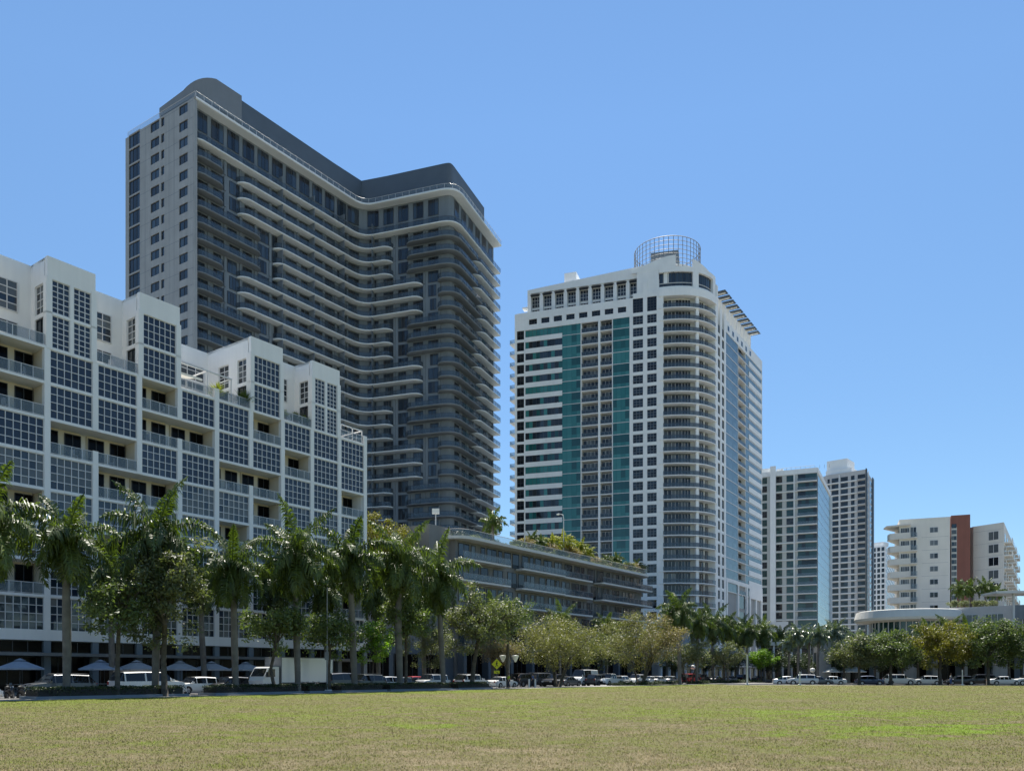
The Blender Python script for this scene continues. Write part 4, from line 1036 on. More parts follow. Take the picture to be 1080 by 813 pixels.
# ================================================================ FAR WHITE BLOCK (fifth)
q0 = Vector(at(919, 485)[:2]); q1 = Vector(at(934, 478)[:2]); q2 = Vector(at(953.5, 720)[:2]); d = q1-q0
F5 = Fr(q0.x, q0.y, math.atan2(d.y, d.x)); L5 = d.length; dd = q2-q1; F5r = Fr(q1.x, q1.y, math.atan2(dd.y, dd.x)); L5r = dd.length
root = empty('far_apartment_block', (q1.x, q1.y, 0), 0, 'distant white apartment block with rows of small windows, left of the beige building', 'building')
Z5 = 76.5; mb = MB(); mb.prism([(q0.x, q0.y), (q1.x, q1.y), (q2.x, q2.y), (q2.x-15, q2.y+4)], 0, Z5, 'tower_white'); mb.box(F5, -1, L5*.7, 2, 8, Z5, Z5+2.5, TW); mb.build('wall', root)
wn = Pool('window', root)
for i in range(1, 24):
    z = Z5-3.1*i
    for f0 in (.12, .42, .72): wn.add(panes(F5, f0*L5, (f0+.2)*L5, z, z+2.2, -.06, 2, 1, ['glass_slate', 'glass_dark']))
    for j in range(22): wn.add(panes(F5r, (j+.2)*L5r/22, (j+.7)*L5r/22, z+.2, z+2.0, -.06, 1, 1, 'shop_dark'))
wn.done()

# ================================================================ BEIGE BUILDING with brick-red shaft (right)
DR = 200
root = empty('beige_building', at(975, DR), 0, 'beige mid-rise with brick-red shaft and pointed corner balconies, on the right', 'building')
q0 = Vector(at(948.5, 203)[:2]); q1 = Vector(at(1002, 199)[:2]); d = q1-q0; F6 = Fr(q0.x, q0.y, math.atan2(d.y, d.x)); L6 = d.length
ZB = zat(545.5, 200); BS = 'beige_stucco'; kb = 3.12
mb = MB(); mb.box(F6, 5.8*.0, L6, 0, 16, 0, ZB, BS)
a6 = lambda u: ((u-540)/FPX*q0.y-q0.x)/(d.x/L6-(u-540)/FPX*d.y/L6)
wn = Pool('window', root); bn = Pool('balcony', root, child='railing')
lv6 = [zat(565.5+13.7*i, 200) for i in range(7)]
for i, z in enumerate(lv6):                       # z = balcony floor level
    s_ = MB(); tri = [F6(-2.6, 2.4, 0)[:2], F6(-2.2, -.1, 0)[:2], F6(a6(967), -1.5, 0)[:2], F6(a6(967), .02, 0)[:2], F6(.02, .02, 0)[:2], F6(0.02, 9, 0)[:2]]
    s_.prism(tri, z-.25, z, BS)
    f_ = MB(); f_.prism([F6(-2.55, 2.4, 0)[:2], F6(-2.15, -.05, 0)[:2], F6(a6(960), -1.05, 0)[:2], F6(a6(960), -.93, 0)[:2], F6(-2.03, .06, 0)[:2], F6(-2.4, 2.4, 0)[:2]], z, z+1.25, BS)
    f_.box(F6, a6(960)+.05, a6(967)-.05, -1.42, -1.38, z, z+1.1, 'rail_clear')
    bn.add(s_, f_)
    w_ = panes(F6, .3, a6(959), z+.1, z+2.5, -.05, 4, 1, ['glass_dark', 'glass_curtain', 'glass_slate']); w_.add(muntins(F6, .3, a6(959), z+.1, z+2.5, -.09, 4, 1, .08, .05)); wn.add(w_)
    w_ = panes(F6, a6(960), a6(966.5), z+.1, z+2.6, -.05, 2, 1, ['glass_dark', 'glass_curtain']); w_.add(muntins(F6, a6(960), a6(966.5), z+.1, z+2.6, -.09, 2, 1, .08, .05)); wn.add(w_)
    w_ = panes(F6, a6(980.5), a6(989.5), z+.95, z+2.3, -.03, 2, 1, ['glass_dark', 'glass_curtain'] if i != 1 else 'glass_curtain'); w_.add(muntins(F6, a6(980.5), a6(989.5), z+.95, z+2.3, -.07, 2, 1, .08, .05)); wn.add(w_)
    mb.box(F6, a6(972), L6-.4, -.012, 0.02, z-.1, z-.04, 'grey_wall_light')
s_ = MB(); s_.prism([F6(-3.4, 3.0, 0)[:2], F6(-2.9, -.3, 0)[:2], F6(a6(960), -1.8, 0)[:2], F6(a6(960), .02, 0)[:2], F6(.02, .02, 0)[:2], F6(.02, 9, 0)[:2]], lv6[0]+2.9, lv6[0]+3.2, BS); s_.build('canopy', root)
# shaft
q1b = Vector(at(1003.3, 201)[:2]); q3 = Vector(at(1023.5, 199.5)[:2]); d = q3-q1b; F7 = Fr(q1b.x, q1b.y, math.atan2(d.y, d.x)); L7 = d.length
sh = MB(); sh.box(F7, .0, L7, .3, 13, 0, ZB+.7, 'brick_red'); sh.build('brick_shaft', root)
stw = Pool('stair_window', root)
for i in range(17):
    z = 14+i*1.45; stw.add(panes(F7, .1, L7*.28, z, z+1.0, .18, 2, 1, ['glass_slate', 'glass_curtain']))
sp = MB(); sp.box(F7, .02, L7*.3, .22, .29, 13, 37.5, 'tower_tan'); sp.build('stair_panel', root)
# right wing
q4 = Vector(at(1026.5, 202)[:2]); q5 = Vector(at(1058.8, 196)[:2]); d = q5-q4; F8 = Fr(q4.x, q4.y, math.atan2(d.y, d.x)); L8 = d.length
q6 = Vector(at(1071, 238)[:2]); dd = q6-q5; F8r = Fr(q5.x, q5.y, math.atan2(dd.y, dd.x)); L8r = dd.length
ZW = zat(550.5, 196); mb.prism([(q4.x, q4.y), (q5.x, q5.y), (q6.x, q6.y), (q6.x-10, q6.y+8), (q4.x, q4.y+18)], 0, ZW, BS)
a8 = lambda u: ((u-540)/FPX*q4.y-q4.x)/(d.x/L8-(u-540)/FPX*d.y/L8)
for i in range(6):
    z = zat(569.5+13.6*i, 198)
    w_ = panes(F8, a8(1042.5), a8(1053.5), z, z+2.1, -.03, 2, 1, 'glass_curtain' if i not in (2, 4) else 'glass_dark'); w_.add(muntins(F8, a8(1042.5), a8(1053.5), z, z+2.1, -.08, 2, 1, .09, .06)); wn.add(w_)
    mb.box(F8, .2, L8-.2, -.012, .02, z+2.45, z+2.5, 'grey_wall_light')
    zz = z-.6
    for j in range(5):
        s_ = MB(); a0 = 1.5+j*8.4; s_.box(F8r, a0, a0+5.5, -1.6, 0, zz-.25, zz, BS); f_ = MB(); f_.box(F8r, a0, a0+5.5, -1.6, -1.52, zz, zz+1.05, 'rail_clear' if j % 2 else BS); bn.add(s_, f_)
        wn.add(panes(F8r, a0+.6, a0+4.6, zz+.1, zz+2.4, -.04, 3, 1, ['glass_dark', 'glass_curtain']))
mb.build('wall', root); wn.done(); bn.done(); stw.done()

# curved canopy pavilion and podium of the right block
root = empty('round_pavilion', at(955, 165), 0, 'low round pavilion with broad pale curved roof band, below the beige building', 'building')
pc = Vector(at(957, 172)[:2]); FPv = Fr(pc.x, pc.y, 0)
zr1 = zat(641.5, 163); zr0 = zat(652.5, 163)
mb = MB(); mb.lathe(FPv, [(.01, zr1), (9.6, zr1), (9.9, zr1-.1), (10.3, zr0+.5), (10.1, zr0), (7.6, zr0-.3), (.01, zr0-.3)], 'beige_stucco', 56); 
mb.build('roof', root)
mb = MB(); mb.lathe(FPv, [(7.4, 0), (7.4, 6), (7.45, 6.05), (7.45, 6.7), (7.3, 6.75)], 'grey_wall_light', 56); mb.lathe(FPv, [(7.1, 6.7), (7.1, zr0-.2)], 'glass_green', 56); mb.build('wall', root)
cl_ = Pool('mullion', root)
for q in range(40):
    an = R(9*q); m_ = MB(); m_.tube([(pc.x+7.3*math.cos(an), pc.y+7.3*math.sin(an), 6.7), (pc.x+7.3*math.cos(an), pc.y+7.3*math.sin(an), zr0-.25)], .12, 'white_frame', 4); cl_.add(m_)
cl_.done()
root = empty('retail_podium', at(1040, 160), 0, 'grey retail podium with dark arcade behind the tree row on the right', 'building')
mb = MB(); q0 = Vector(at(1004, 168)[:2]); q1 = Vector(at(1110, 158)[:2]); d = q1-q0; F9 = Fr(q0.x, q0.y, math.atan2(d.y, d.x)); zp = zat(639.5, 165)
mb.box(F9, -.5, 48, 0, 30, 0, zp, 'tower_grey'); mb.box(F9, 10.7, 48, -.25, 0, zp-2.8, zp, 'grey_wall')
for (a0, a1) in ((1.5, 3.7), (4.9, 7.1), (11.5, 13.5), (14.6, 17), (19, 22)): pass
mb.build('wall', root)
wn = Pool('window', root)
for (a0, a1) in ((1.5, 4.7), (5.9, 9.1), (11.3, 14.2), (15.0, 18.4), (19.6, 23)):
    w_ = panes(F9, a0, a1, zp-4.4, zp-1.5, -.06, 3, 1, 'glass_curtain'); w_.add(muntins(F9, a0, a1, zp-4.4, zp-1.5, -.12, 3, 1, .09, .08)); wn.add(w_)
wn.done()
# arcade in front along the crossing street
ar = MB(); FC = Fr(*cp(0, 27)[:2], math.atan2(-.174, .985))
ar.box(FC, 12, 110, 3.5, 4.5, 0, 8.2, 'grey_wall'); ar.box(FC, 12, 110, 0, 4.6, 5.6, 7.6, 'grey_wall_light')
for i in range(20): 
    a0 = 12+i*4.9; ar.box(FC, a0, a0+(.8 if i % 3 else 2.4), .0, .8, 0, 5.6, 'grey_wall_light')
ar.build('arcade', root)
wn = Pool('shopfront', root)
for i in range(20): w_ = panes(FC, 12.9+i*4.9, 16.8+i*4.9, .2, 4.8, 3.4, 3, 1, 'shop_dark'); w_.add(muntins(FC, 12.9+i*4.9, 16.8+i*4.9, .2, 4.8, 3.35, 3, 1, .06, .04, 'dark_frame')); wn.add(w_)
wn.done()
# slim white roof canopy at the far right
root = empty('roof_canopy', at(1069, 150), 0, 'thin flat white canopy on slim posts above the podium, far right edge', 'canopy')
zc = zat(624.5, 150); mb = MB(); mb.box(Fr(*at(1048, 150)[:2], R(-6)), 0, 16, -1, 5, zc-.25, zc+.15, 'pole_white'); mb.build('canopy_roof', root)
for u in (1069, 1108): 
    for dy in (0, 3.6):
        p = at(u, 150+dy); mb = MB(); mb.tube([(p[0], p[1], 0), (p[0], p[1], zc-.2)], .22, 'pole_white', 8); mb.build('post', root)
# tan colonnaded block behind the silver palms
root = empty('colonnade_block', at(850, 178), 0, 'low tan block with slim white columns behind the palms, left of the round pavilion', 'building')
FC2 = Fr(*at(806, 188)[:2], R(-12)); mb = MB(); mb.box(FC2, 0, 24, 1.5, 14, 0, 8.6, 'grey_wall_light'); mb.box(FC2, -.3, 24.3, -.3, 1.6, 8.2, 9.0, BS); mb.build('wall', root)
po = Pool('column', root); wn = Pool('window', root)
for i in range(13):
    m_ = MB(); m_.box(FC2, i*1.95, i*1.95+.35, 0, .4, 0, 8.2, 'tower_white'); po.add(m_)
    if i < 12: wn.add(panes(FC2, i*1.95+.5, i*1.95+1.8, .5, 7.5, 1.44, 1, 3, ['glass_dark', 'glass_curtain']))
po.done(); wn.done()
# shops and low blocks that close the street behind the far trees
root = empty('shop_block', st(190, -80), SANG, 'low pale shop block behind the palms at the foot of the white tower', 'building')
FS = Fr(*st(0, -80)[:2], SANG); mb = MB(); mb.box(FS, 166, 235, 0, 20, 0, 7.5, 'tower_grey'); mb.box(FS, 165.8, 235.2, -.9, .1, 3.6, 3.9, TW); mb.build('wall', root)
po = Pool('column', root); wn = Pool('shopfront', root)
for i in range(16):
    m_ = MB(); m_.box(FS, 166.5+i*4.3, 167.1+i*4.3, -.4, -.003, 0, 7.4, 'tower_white'); po.add(m_); wn.add(panes(FS, 167.3+i*4.3, 170.6+i*4.3, .2, 3.3, -.06, 3, 1, 'shop_dark'))
po.done(); wn.done()
# ================================================================ VEGETATION
def mesh_np(name, V, nquad, mname, smooth=False):
    """V: (N,k,3) polygons"""
    N, k, _ = V.shape
    me = bpy.data.meshes.new(name); me.vertices.add(N*k); me.vertices.foreach_set('co', V.ravel())
    me.loops.add(N*k); me.loops.foreach_set('vertex_index', np.arange(N*k)); me.polygons.add(N); me.polygons.foreach_set('loop_start', np.arange(N)*k)
    me.update(calc_edges=True); me.materials.append(MAT[mname]); return me
def frond_polys(rs, L, droop, az, el, ll, nl=34, plume=.5, wl=.05):
    """one feather frond: curved rachis, many leaflets in several planes"""
    out = []
    h = np.array([math.cos(az), math.sin(az), 0]); up = np.array([0, 0, 1.]); side = np.array([-math.sin(az), math.cos(az), 0])
    tt = np.linspace(0, 1, nl+1)
    ang = el - droop*tt**1.35
    pts = np.zeros((nl+1, 3))
    for i in range(1, nl+1): pts[i] = pts[i-1]+L/nl*(math.cos(ang[i])*h+math.sin(ang[i])*up)+side*rs.randn()*.006
    for i in range(2, nl+1):
        f = tt[i]; lf = ll*(math.sin(math.pi*min(1, .12+.9*f))**.6)*(1-.35*f)
        d = math.cos(ang[i])*h+math.sin(ang[i])*up; nrm_ = -math.sin(ang[i])*h+math.cos(ang[i])*up
        for sgn in (-1, 1):
            for rep in range(2):
                tw = rs.uniform(-plume*1.9, plume*1.5); s_ = side*sgn*math.cos(tw)+nrm_*math.sin(tw)
                dr = d*rs.uniform(.25, .6)+s_; dr /= np.linalg.norm(dr)
                l_ = lf*rs.uniform(.8, 1.1); p0 = pts[i]-d*rs.rand()*L/nl
                p1 = p0+dr*l_*.55; p2 = p0+dr*l_*rs.uniform(.7, .95)-up*l_*rs.uniform(.3, .75)
                wv = np.cross(dr, nrm_); wv /= np.linalg.norm(wv)+1e-6; wv = wv*wl*rs.uniform(.7, 1.2)
                out.append((p0-wv*.5, p0+wv*.5, p1+wv, p1-wv)); out.append((p1-wv, p1+wv, p2+wv*.15, p2-wv*.15))
    return out, pts
def palm_crown(seed, nf=19, L=3.6, ll=.95, plume=.6, lo=-35, nl=34, wl=.05):
    rs = np.random.RandomState(seed); P = []; stems = []
    for i in range(nf):
        az = i*2.39996+rs.rand()*.3; f = (i+.5)/nf
        el = R(82-(82-lo)*f**.85+rs.uniform(-6, 6)); q, pts = frond_polys(rs, L*rs.uniform(.85, 1.08), rs.uniform(1.25, 1.75)*(1 if f > .15 else .5), az, el, ll*rs.uniform(.85, 1.1), nl, plume, wl)
        P += q; stems.append(pts)
    return np.array(P), stems
def make_palm(name, seed, H, mname, label, cat='palm tree', group=None, trunk_r=.25, L=3.6, nf=19, ll=.95, shaft=True, lo=-35, nl=34, bulge=1.18, wl=.05):
    root = empty(name, (0, 0, 0), 0, label, cat, group)
    t = MB(); k = 9
    zt = H-(1.5 if shaft else .1)
    t.tube([(.06*math.sin(i*.6+seed), .05*math.cos(i*.5), zt*i/k-.1*(i == 0)) for i in range(k+1)], [trunk_r*(1.35 if i == 0 else (bulge*(1-.0)*math.sin(.6+2.2*i/k)*.55+.52)) for i in range(k+1)], 'bark_grey', 12)
    t.build('trunk', root, smooth=True)
    if shaft:
        c = MB(); c.tube([(.06*math.sin(k*.6+seed), .05*math.cos(k*.5), zt), (.05*math.sin(k*.6+seed), 0, zt+.5), (0, 0, zt+1.2), (0, 0, H+.1)], [trunk_r*.80, trunk_r*.92, trunk_r*.6, trunk_r*.35], 'shaft_green', 10); c.build('crownshaft', root, smooth=True)
    P, stems = palm_crown(seed, nf, L, ll, .6, lo, nl, wl)
    P[..., 2] += H
    me = mesh_np('crown', P, 0, mname); 
    o = bpy.data.objects.new('crown', me); COL.objects.link(o); o.parent = root; WM[o.name] = WM[root.name]
    s = MB()
    for pts in stems: s.tube([(p[0], p[1], p[2]+H) for p in pts[::6]]+[(pts[-1][0], pts[-1][1], pts[-1][2]+H)], [.045]*len(pts[::6])+[.012], 'shaft_green', 4, False)
    s.build('frond_stems', root)
    return root
def branches(rs, H, spread, base, nb, trunk_r, fork=.35, lean=(0, 0), multi=1, cyl=None):
    """trunk and limbs; returns tubes and the tip points"""
    tubes = []; tips = []
    for m in range(multi):
        a0 = rs.rand()*6.28; off = .0 if multi == 1 else .35
        b0 = np.array([off*math.cos(a0), off*math.sin(a0), -.1]); top = np.array([lean[0]+math.cos(a0)*(.0 if multi == 1 else spread*.35), lean[1]+math.sin(a0)*(.0 if multi == 1 else spread*.35), base])
        tr = trunk_r/(multi**.5)
        mid = (b0+top)/2+rs.randn(3)*np.array([.1, .1, 0])
        tubes.append(([b0, mid, top], [tr*1.25, tr, tr*.85]))
        n1 = max(3, nb//multi)
        for i in range(n1):
            az = 2*math.pi*i/n1+rs.rand()*.8; ph = rs.uniform(.25, 1.25)
            l1 = rs.uniform(.55, .95)
            end = top+np.array([math.cos(az)*math.sin(ph)*spread*l1, math.sin(az)*math.sin(ph)*spread*l1, math.cos(ph)*(H-base)*.75*l1+.3])
            md = (top+end)/2+rs.randn(3)*.2+np.array([0, 0, .2])
            tubes.append(([top, md, end], [tr*.6, tr*.38, tr*.18])); tips.append(end); tips.append(md)
            for j in range(4):
                e2 = md+(end-md)*rs.rand()+np.array([rs.randn()*spread*.25, rs.randn()*spread*.25, rs.rand()*(H-base)*.3])
                tubes.append(([md+(end-md)*rs.rand()*.6, e2], [tr*.22, tr*.06])); tips.append(e2)
    return tubes, tips
def make_tree(name, seed, H, base, rx, ry, nleaf, lsize, mname, label, bark='bark_brown', trunk_r=.2, nclump=60, crad=.9, shape='round', multi=1, lean=(0, 0), cat='tree', group=None, droop=.0, mname2=None, solid=.35):
    rs = np.random.RandomState(seed); root = empty(name, (0, 0, 0), 0, label, cat, group)
    tubes, tips = branches(rs, H, (rx+ry)/2, base+.2*(H-base), 7, trunk_r, lean=lean, multi=multi)
    t = MB()
    for p, r_ in tubes: t.tube([tuple(x) for x in p], r_, bark, 7)
    t.build('trunk', root, smooth=True)
    # clump centres fill the crown volume unevenly
    cz = (H+base)/2; rz = (H-base)/2; C = []
    while len(C) < nclump:
        p = rs.uniform(-1, 1, 3); r = np.linalg.norm(p)
        if r > 1 or r < solid*rs.rand(): continue
        if shape == 'oval' and p[2] > 0 and (p[0]**2+p[1]**2)**.5 > (1-p[2]**1.3)*.95+.05: continue
        if shape == 'umbrella' and p[2] < -.2 and rs.rand() < .65: continue
        lump = (.82+.22*math.sin(3*math.atan2(p[1], p[0])+seed)*math.cos(2.3*p[2]+seed*.7)) if shape != 'dome' else .97
        C.append(np.array([p[0]*rx*lump+lean[0], p[1]*ry*lump+lean[1], cz+p[2]*rz]))
    C += [t_ for t_ in tips if base < t_[2] < H]
    C = np.array(C); K = len(C); rad = crad*rs.uniform(.55, 1.25, K)
    wgt = rad**2*rs.uniform(.4, 1.4, K); ci = rs.choice(K, nleaf, p=wgt/wgt.sum())
    d = rs.randn(nleaf, 3); d /= np.linalg.norm(d, axis=1)[:, None]; rr = rs.rand(nleaf)**.55
    P = C[ci]+d*(rr*rad[ci])[:, None]*np.array([1, 1, .75])
    P[:, 2] = np.maximum(P[:, 2], base-.7*rs.rand(nleaf))
    n = d*.6+rs.randn(nleaf, 3)*.6+np.array([0, 0, .5]); n /= np.linalg.norm(n, axis=1)[:, None]
    a = np.cross(n, rs.randn(nleaf, 3)); a /= np.linalg.norm(a, axis=1)[:, None]; b = np.cross(n, a)
    s = lsize*rs.uniform(.6, 1.25, nleaf)[:, None]; 
    Q = np.stack([P-a*s, P-b*s*.45, P+a*s, P+b*s*.45], 1)
    if mname2 is None:
        me = mesh_np('crown', Q, 0, mname)
        o = bpy.data.objects.new('crown', me); COL.objects.link(o); o.parent = root
    else:
        sel = (C[ci][:, 0]/rx+rs.randn(nleaf)*.35) > .35
        me = mesh_np('crown', Q, 0, mname); me.materials.append(MAT[mname2]); me.polygons.foreach_set('material_index', sel.astype('i4')); me.update()
        o = bpy.data.objects.new('crown', me); COL.objects.link(o); o.parent = root
    return root
def place(o, u=None, n=None, Y=None, S=None, rz=None, sc_=1, label=None, first=[], z=0):
    if S is None and Y is None: S = Su(u, n)
    p = st(S, n) if Y is None else at(u, Y)
    rz = rnd.uniform(0, 6.28) if rz is None else rz
    loc = (p[0], p[1], z)
    if o.name in USED:
        c = copy_tree(o, loc, rz, sc_, label)
        if 'palm' in o.name: c.rotation_euler = (rnd.uniform(-.045, .045), rnd.uniform(-.045, .045), rz)
        return c
    USED.add(o.name); o.location = loc; o.rotation_euler = (0, 0, rz); o.scale = sc_ if isinstance(sc_, tuple) else (sc_,)*3
    if label: o['label'] = label
    return o
USED = set()
GP = 'royal palms along the street'
pA = make_palm('royal_palm', 11, 10.9, 'palm_leaf', 'royal palm', group=GP, nf=20, L=4.5, ll=1.15, lo=-60, nl=46, wl=.05)
pB = make_palm('royal_palm', 23, 10.9, 'palm_leaf', 'royal palm', group=GP, trunk_r=.22, L=4.7, nf=21, lo=-66, ll=1.2, nl=48, wl=.05)
pC = make_palm('royal_palm', 35, 10.9, 'palm_leaf', 'royal palm', group=GP, trunk_r=.24, L=4.1, nf=20, lo=-58, ll=1.1, nl=44, wl=.05)
near = [(-14, pA, 1.05, 'royal palm with only its right fronds in view at the left edge of the photo'),
 (70, pC, 1.0, 'royal palm with smooth grey trunk in front of the stepped block, second from the left'),
 (165, pB, 1.1, 'tall royal palm behind the tall bushy green tree, above the white van'),
 (249, pA, .95, 'royal palm with thick trunk just left of the white box truck'),
 (313, pB, 1.12, 'tall royal palm rising in front of the white box truck'),
 (374, pC, 1.16, 'royal palm right of the box truck, in front of the stepped block end'),
 (421, pA, 1.2, 'royal palm with long drooping fronds in front of the grey podium corner'),
 (468, pB, 1.12, 'royal palm with narrow crown left of the bushy tree at the crossing sign')]
for u, o, s, lb in near: place(o, u, -57.3, sc_=s, label=lb)
farp = [(118, pB, 1.0, 'royal palm on the far sidewalk behind the white van, crown darker and partly hidden'),
 (215, pC, 1.02, 'royal palm on the far sidewalk between the tall bushy tree and the box truck'),
 (290, pA, 1.12, 'royal palm on the far sidewalk directly behind the box truck cab'),
 (345, pC, 1.1, 'royal palm on the far sidewalk behind the right end of the box truck'),
 (400, pB, 1.15, 'royal palm on the far sidewalk just left of the grey podium corner'),
 (448, pC, 1.1, 'royal palm on the far sidewalk beside the blank grey podium wall'),
 (520, pA, 1.0, 'royal palm on the far sidewalk above the grey-green trees, before the podium balconies'),
 (590, pB, .95, 'royal palm with arching fronds above the olive trees, before the podium balconies')]
for u, o, s, lb in farp: place(o, u, -74.3, sc_=s, label=lb)
mid = [(717, pA, 1.12, 'royal palm standing just right of the big olive tree'), (735, pC, .98, 'royal palm second right of the big olive tree'), (752, pB, 1.02, 'royal palm third right of the big olive tree'),
 (768, pC, 1.0, 'royal palm at the foot of the white tower, fourth right of the big olive tree'), (788, pA, .98, 'royal palm left of the lime green tree'), (806, pB, 1.0, 'royal palm directly behind the lime green tree')]
for u, o, s, lb in mid: place(o, u, -57.3 if u < 750 else -60.0, sc_=s, label=lb)
for (u, Y, s, o, lb) in ((640, 150, .95, pC, 'royal palm peeking out between the two olive trees'), (703, 172, .95, pB, 'royal palm behind the right edge of the big olive tree'), (822, 205, 1.0, pA, 'royal palm behind and right of the lime tree, dark crown'), (778, 190, 1.05, pB, 'royal palm deep behind the palm group at the white tower foot'), (1000, 150, .9, pA, 'royal palm behind the gold-green tree, left one of two'), (975, 152, .88, pC, 'royal palm before the round pavilion wall'), (1020, 150, .85, pB, 'royal palm behind the gold-green tree, right one of two')):
    place(o, u, Y=Y, sc_=s, label=lb)
GS = 'silvery palms right of the white tower'
pS = make_palm('silver_palm', 51, 8.4, 'palm_leaf_silver', 'silver palm', group=GS, trunk_r=.18, L=2.9, nf=22, ll=.75, shaft=False, lo=-60, nl=22, wl=.07)
pT = make_palm('silver_palm', 57, 7.8, 'palm_leaf_silver', 'silver palm', group=GS, trunk_r=.17, L=2.6, nf=20, ll=.7, shaft=False, lo=-50, nl=22, wl=.07)
tl = ['slender silvery palm, leftmost of the silver palm cluster', 'silvery palm second from left in the silver palm cluster', 'silvery palm third from left in the silver palm cluster', 'silvery palm fourth from left, in front of the tan colonnade', 'silvery palm in the middle of the silver cluster', 'silvery palm below the glass-sided tower', 'silvery palm left of the far tan tower foot', 'silvery palm below the tan tower with the dark edge', 'silvery palm at the left rim of the round pavilion', 'silvery palm under the left half of the round pavilion', 'silvery palm rising behind the leftmost round tree on the right']
for i, (u, Y, s) in enumerate(((832, 168, .92), (842, 150, .95), (853, 160, 1.05), (862, 146, .92), (872, 158, 1.08), (882, 150, 1.02), (893, 166, 1.1), (903, 150, 1.0), (915, 158, 1.04), (928, 152, 1.0), (942, 156, .96))): place(pS if i % 2 else pT, u, Y=Y, sc_=s*(1.12 if u < 885 else .98), label=tl[i])
# broadleaf trees
t1 = make_tree('street_tree', 3, 12.6, 3.4, 4.3, 3.2, 9500, .16, 'leaf_greygreen', 'tallest bushy green tree, oval crown in front of the tall palm near the white van', nclump=62, crad=.85, shape='oval', trunk_r=.2); place(t1, 174, -56.2, rz=.4)
t2 = make_tree('street_tree', 5, 9.0, 3.9, 3.0, 2.6, 4200, .155, 'leaf_green', 'small bushy tree with leaning trunk over the front of the white van', nclump=50, crad=.9, trunk_r=.16, lean=(.1, 0)); place(t2, 124, -56.6, rz=1.0)
t3 = make_tree('street_tree', 9, 7.4, 3.3, 4.5, 2.7, 4800, .16, 'leaf_green', 'wide low tree with forked trunk in front of the white box truck', nclump=46, crad=.8, shape='umbrella', trunk_r=.14); place(t3, 291, -57.8, rz=.9)
t3b = make_tree('street_tree', 12, 7.3, 3.2, 2.9, 2.6, 4200, .16, 'leaf_green', 'small tree right of the box truck, touching the forked tree', nclump=40, crad=.85, trunk_r=.13); place(t3b, 348, -57.8, rz=.2)
t4 = make_tree('street_tree', 14, 10.2, 4.2, 3.2, 3, 6500, .16, 'leaf_green', 'bushy green tree under the palm in front of the blank grey podium wall', nclump=55, crad=.9, trunk_r=.15); place(t4, 428, -58.0, rz=.5)
t4b = make_tree('street_tree', 15, 8.0, 2.6, 2.6, 2.6, 5000, .14, 'leaf_lime', 'light yellow-green small tree behind the grey parked car, right of the box truck', nclump=36, crad=.8, trunk_r=.12); place(t4b, 394, -72.5, rz=.5)
t5 = make_tree('street_tree', 16, 8.6, 2.4, 4.2, 3.4, 9000, .12, 'leaf_greygreen', 'sparse grey-green tree between two palms, behind the parked white car', nclump=60, crad=.85, trunk_r=.15, multi=2); place(t5, 452, -72.5, rz=.2)
t6 = make_tree('street_tree', 19, 12.4, 3.6, 5.3, 4.4, 8500, .17, 'leaf_greygreen', 'large grey-green tree with leaning dark trunk left of the pedestrian sign', nclump=62, crad=1.05, shape='oval', trunk_r=.24, lean=(.8, .3)); place(t6, 497, -57.8, rz=.2)
t6b = make_tree('street_tree', 20, 10.6, 5.5, 3.2, 3, 6500, .13, 'leaf_green', 'green tree mass right of the large grey-green tree', nclump=45, crad=1.0, trunk_r=.2); place(t6b, 536, -57.9, rz=.2)
t6c = make_tree('street_tree', 22, 7.6, 2.8, 3.6, 3, 6500, .13, 'leaf_rust', 'pinkish dry tree behind the pedestrian crossing sign', nclump=45, crad=1.0, trunk_r=.14, multi=2); place(t6c, 523, -73.0, rz=.2)
t7 = make_tree('olive_tree', 26, 9.0, 2.4, 5.6, 5.0, 17000, .12, 'leaf_olive', 'round olive-green tree, smaller of the two, left one', nclump=190, crad=1.25, trunk_r=.26, multi=4, solid=.6, shape='dome', group='round olive trees'); place(t7, 588, -57.8, rz=0)
t8 = make_tree('olive_tree', 29, 11.0, 2.4, 6.6, 5.8, 22000, .125, 'leaf_olive', 'largest round olive tree with a rusty right side', nclump=230, crad=1.3, trunk_r=.28, multi=5, solid=.6, shape='dome', group='round olive trees', mname2='leaf_rust'); place(t8, 675, -57.8, rz=-.2)
t9 = make_tree('street_tree', 31, 6.8, 2.6, 3.3, 3, 5000, .17, 'leaf_lime', 'bright lime green tree at the right end of the street palms', nclump=36, crad=1.0, trunk_r=.16); place(t9, 803, -59, rz=0)
t10 = make_tree('street_tree', 33, 7.6, 2.4, 4.2, 3.6, 7000, .15, 'leaf_greygreen', 'grey-green tree low among the palms at the white tower foot', nclump=50, crad=1.0, trunk_r=.16, multi=2); place(t10, 765, -58, rz=0)
place(t10, 728, -58.5, sc_=1.0, label='grey-green tree under the first palm right of the big olive tree')
place(t10, 628, -73, sc_=1.15, label='dark green tree seen between the two olive trees')
t11 = make_tree('street_tree', 37, 13.5, 3.5, 6.0, 5, 9000, .3, 'leaf_dark', 'very dark round tree in front of the glass-sided tower foot', nclump=60, crad=1.8, trunk_r=.3); place(t11, 837, Y=232, rz=0)
RT = [(906, 129, 7.6, 4.9, 'leaf_greygreen', 'round green tree, leftmost of the row on the right'), (940, 128, 8.0, 5.2, 'leaf_green', 'green tree, second from the left in the right-hand row'), (992, 127, 9.6, 5.9, 'leaf_gold', 'gold-tinted tree in the middle of the right-hand row'), (1042, 125, 10.2, 5.6, 'leaf_green', 'dark tree fourth in the right-hand row, right of the gold-tinted tree'), (1084, 124, 9.8, 5.0, 'leaf_green', 'dark tree at the right edge of the photo')]
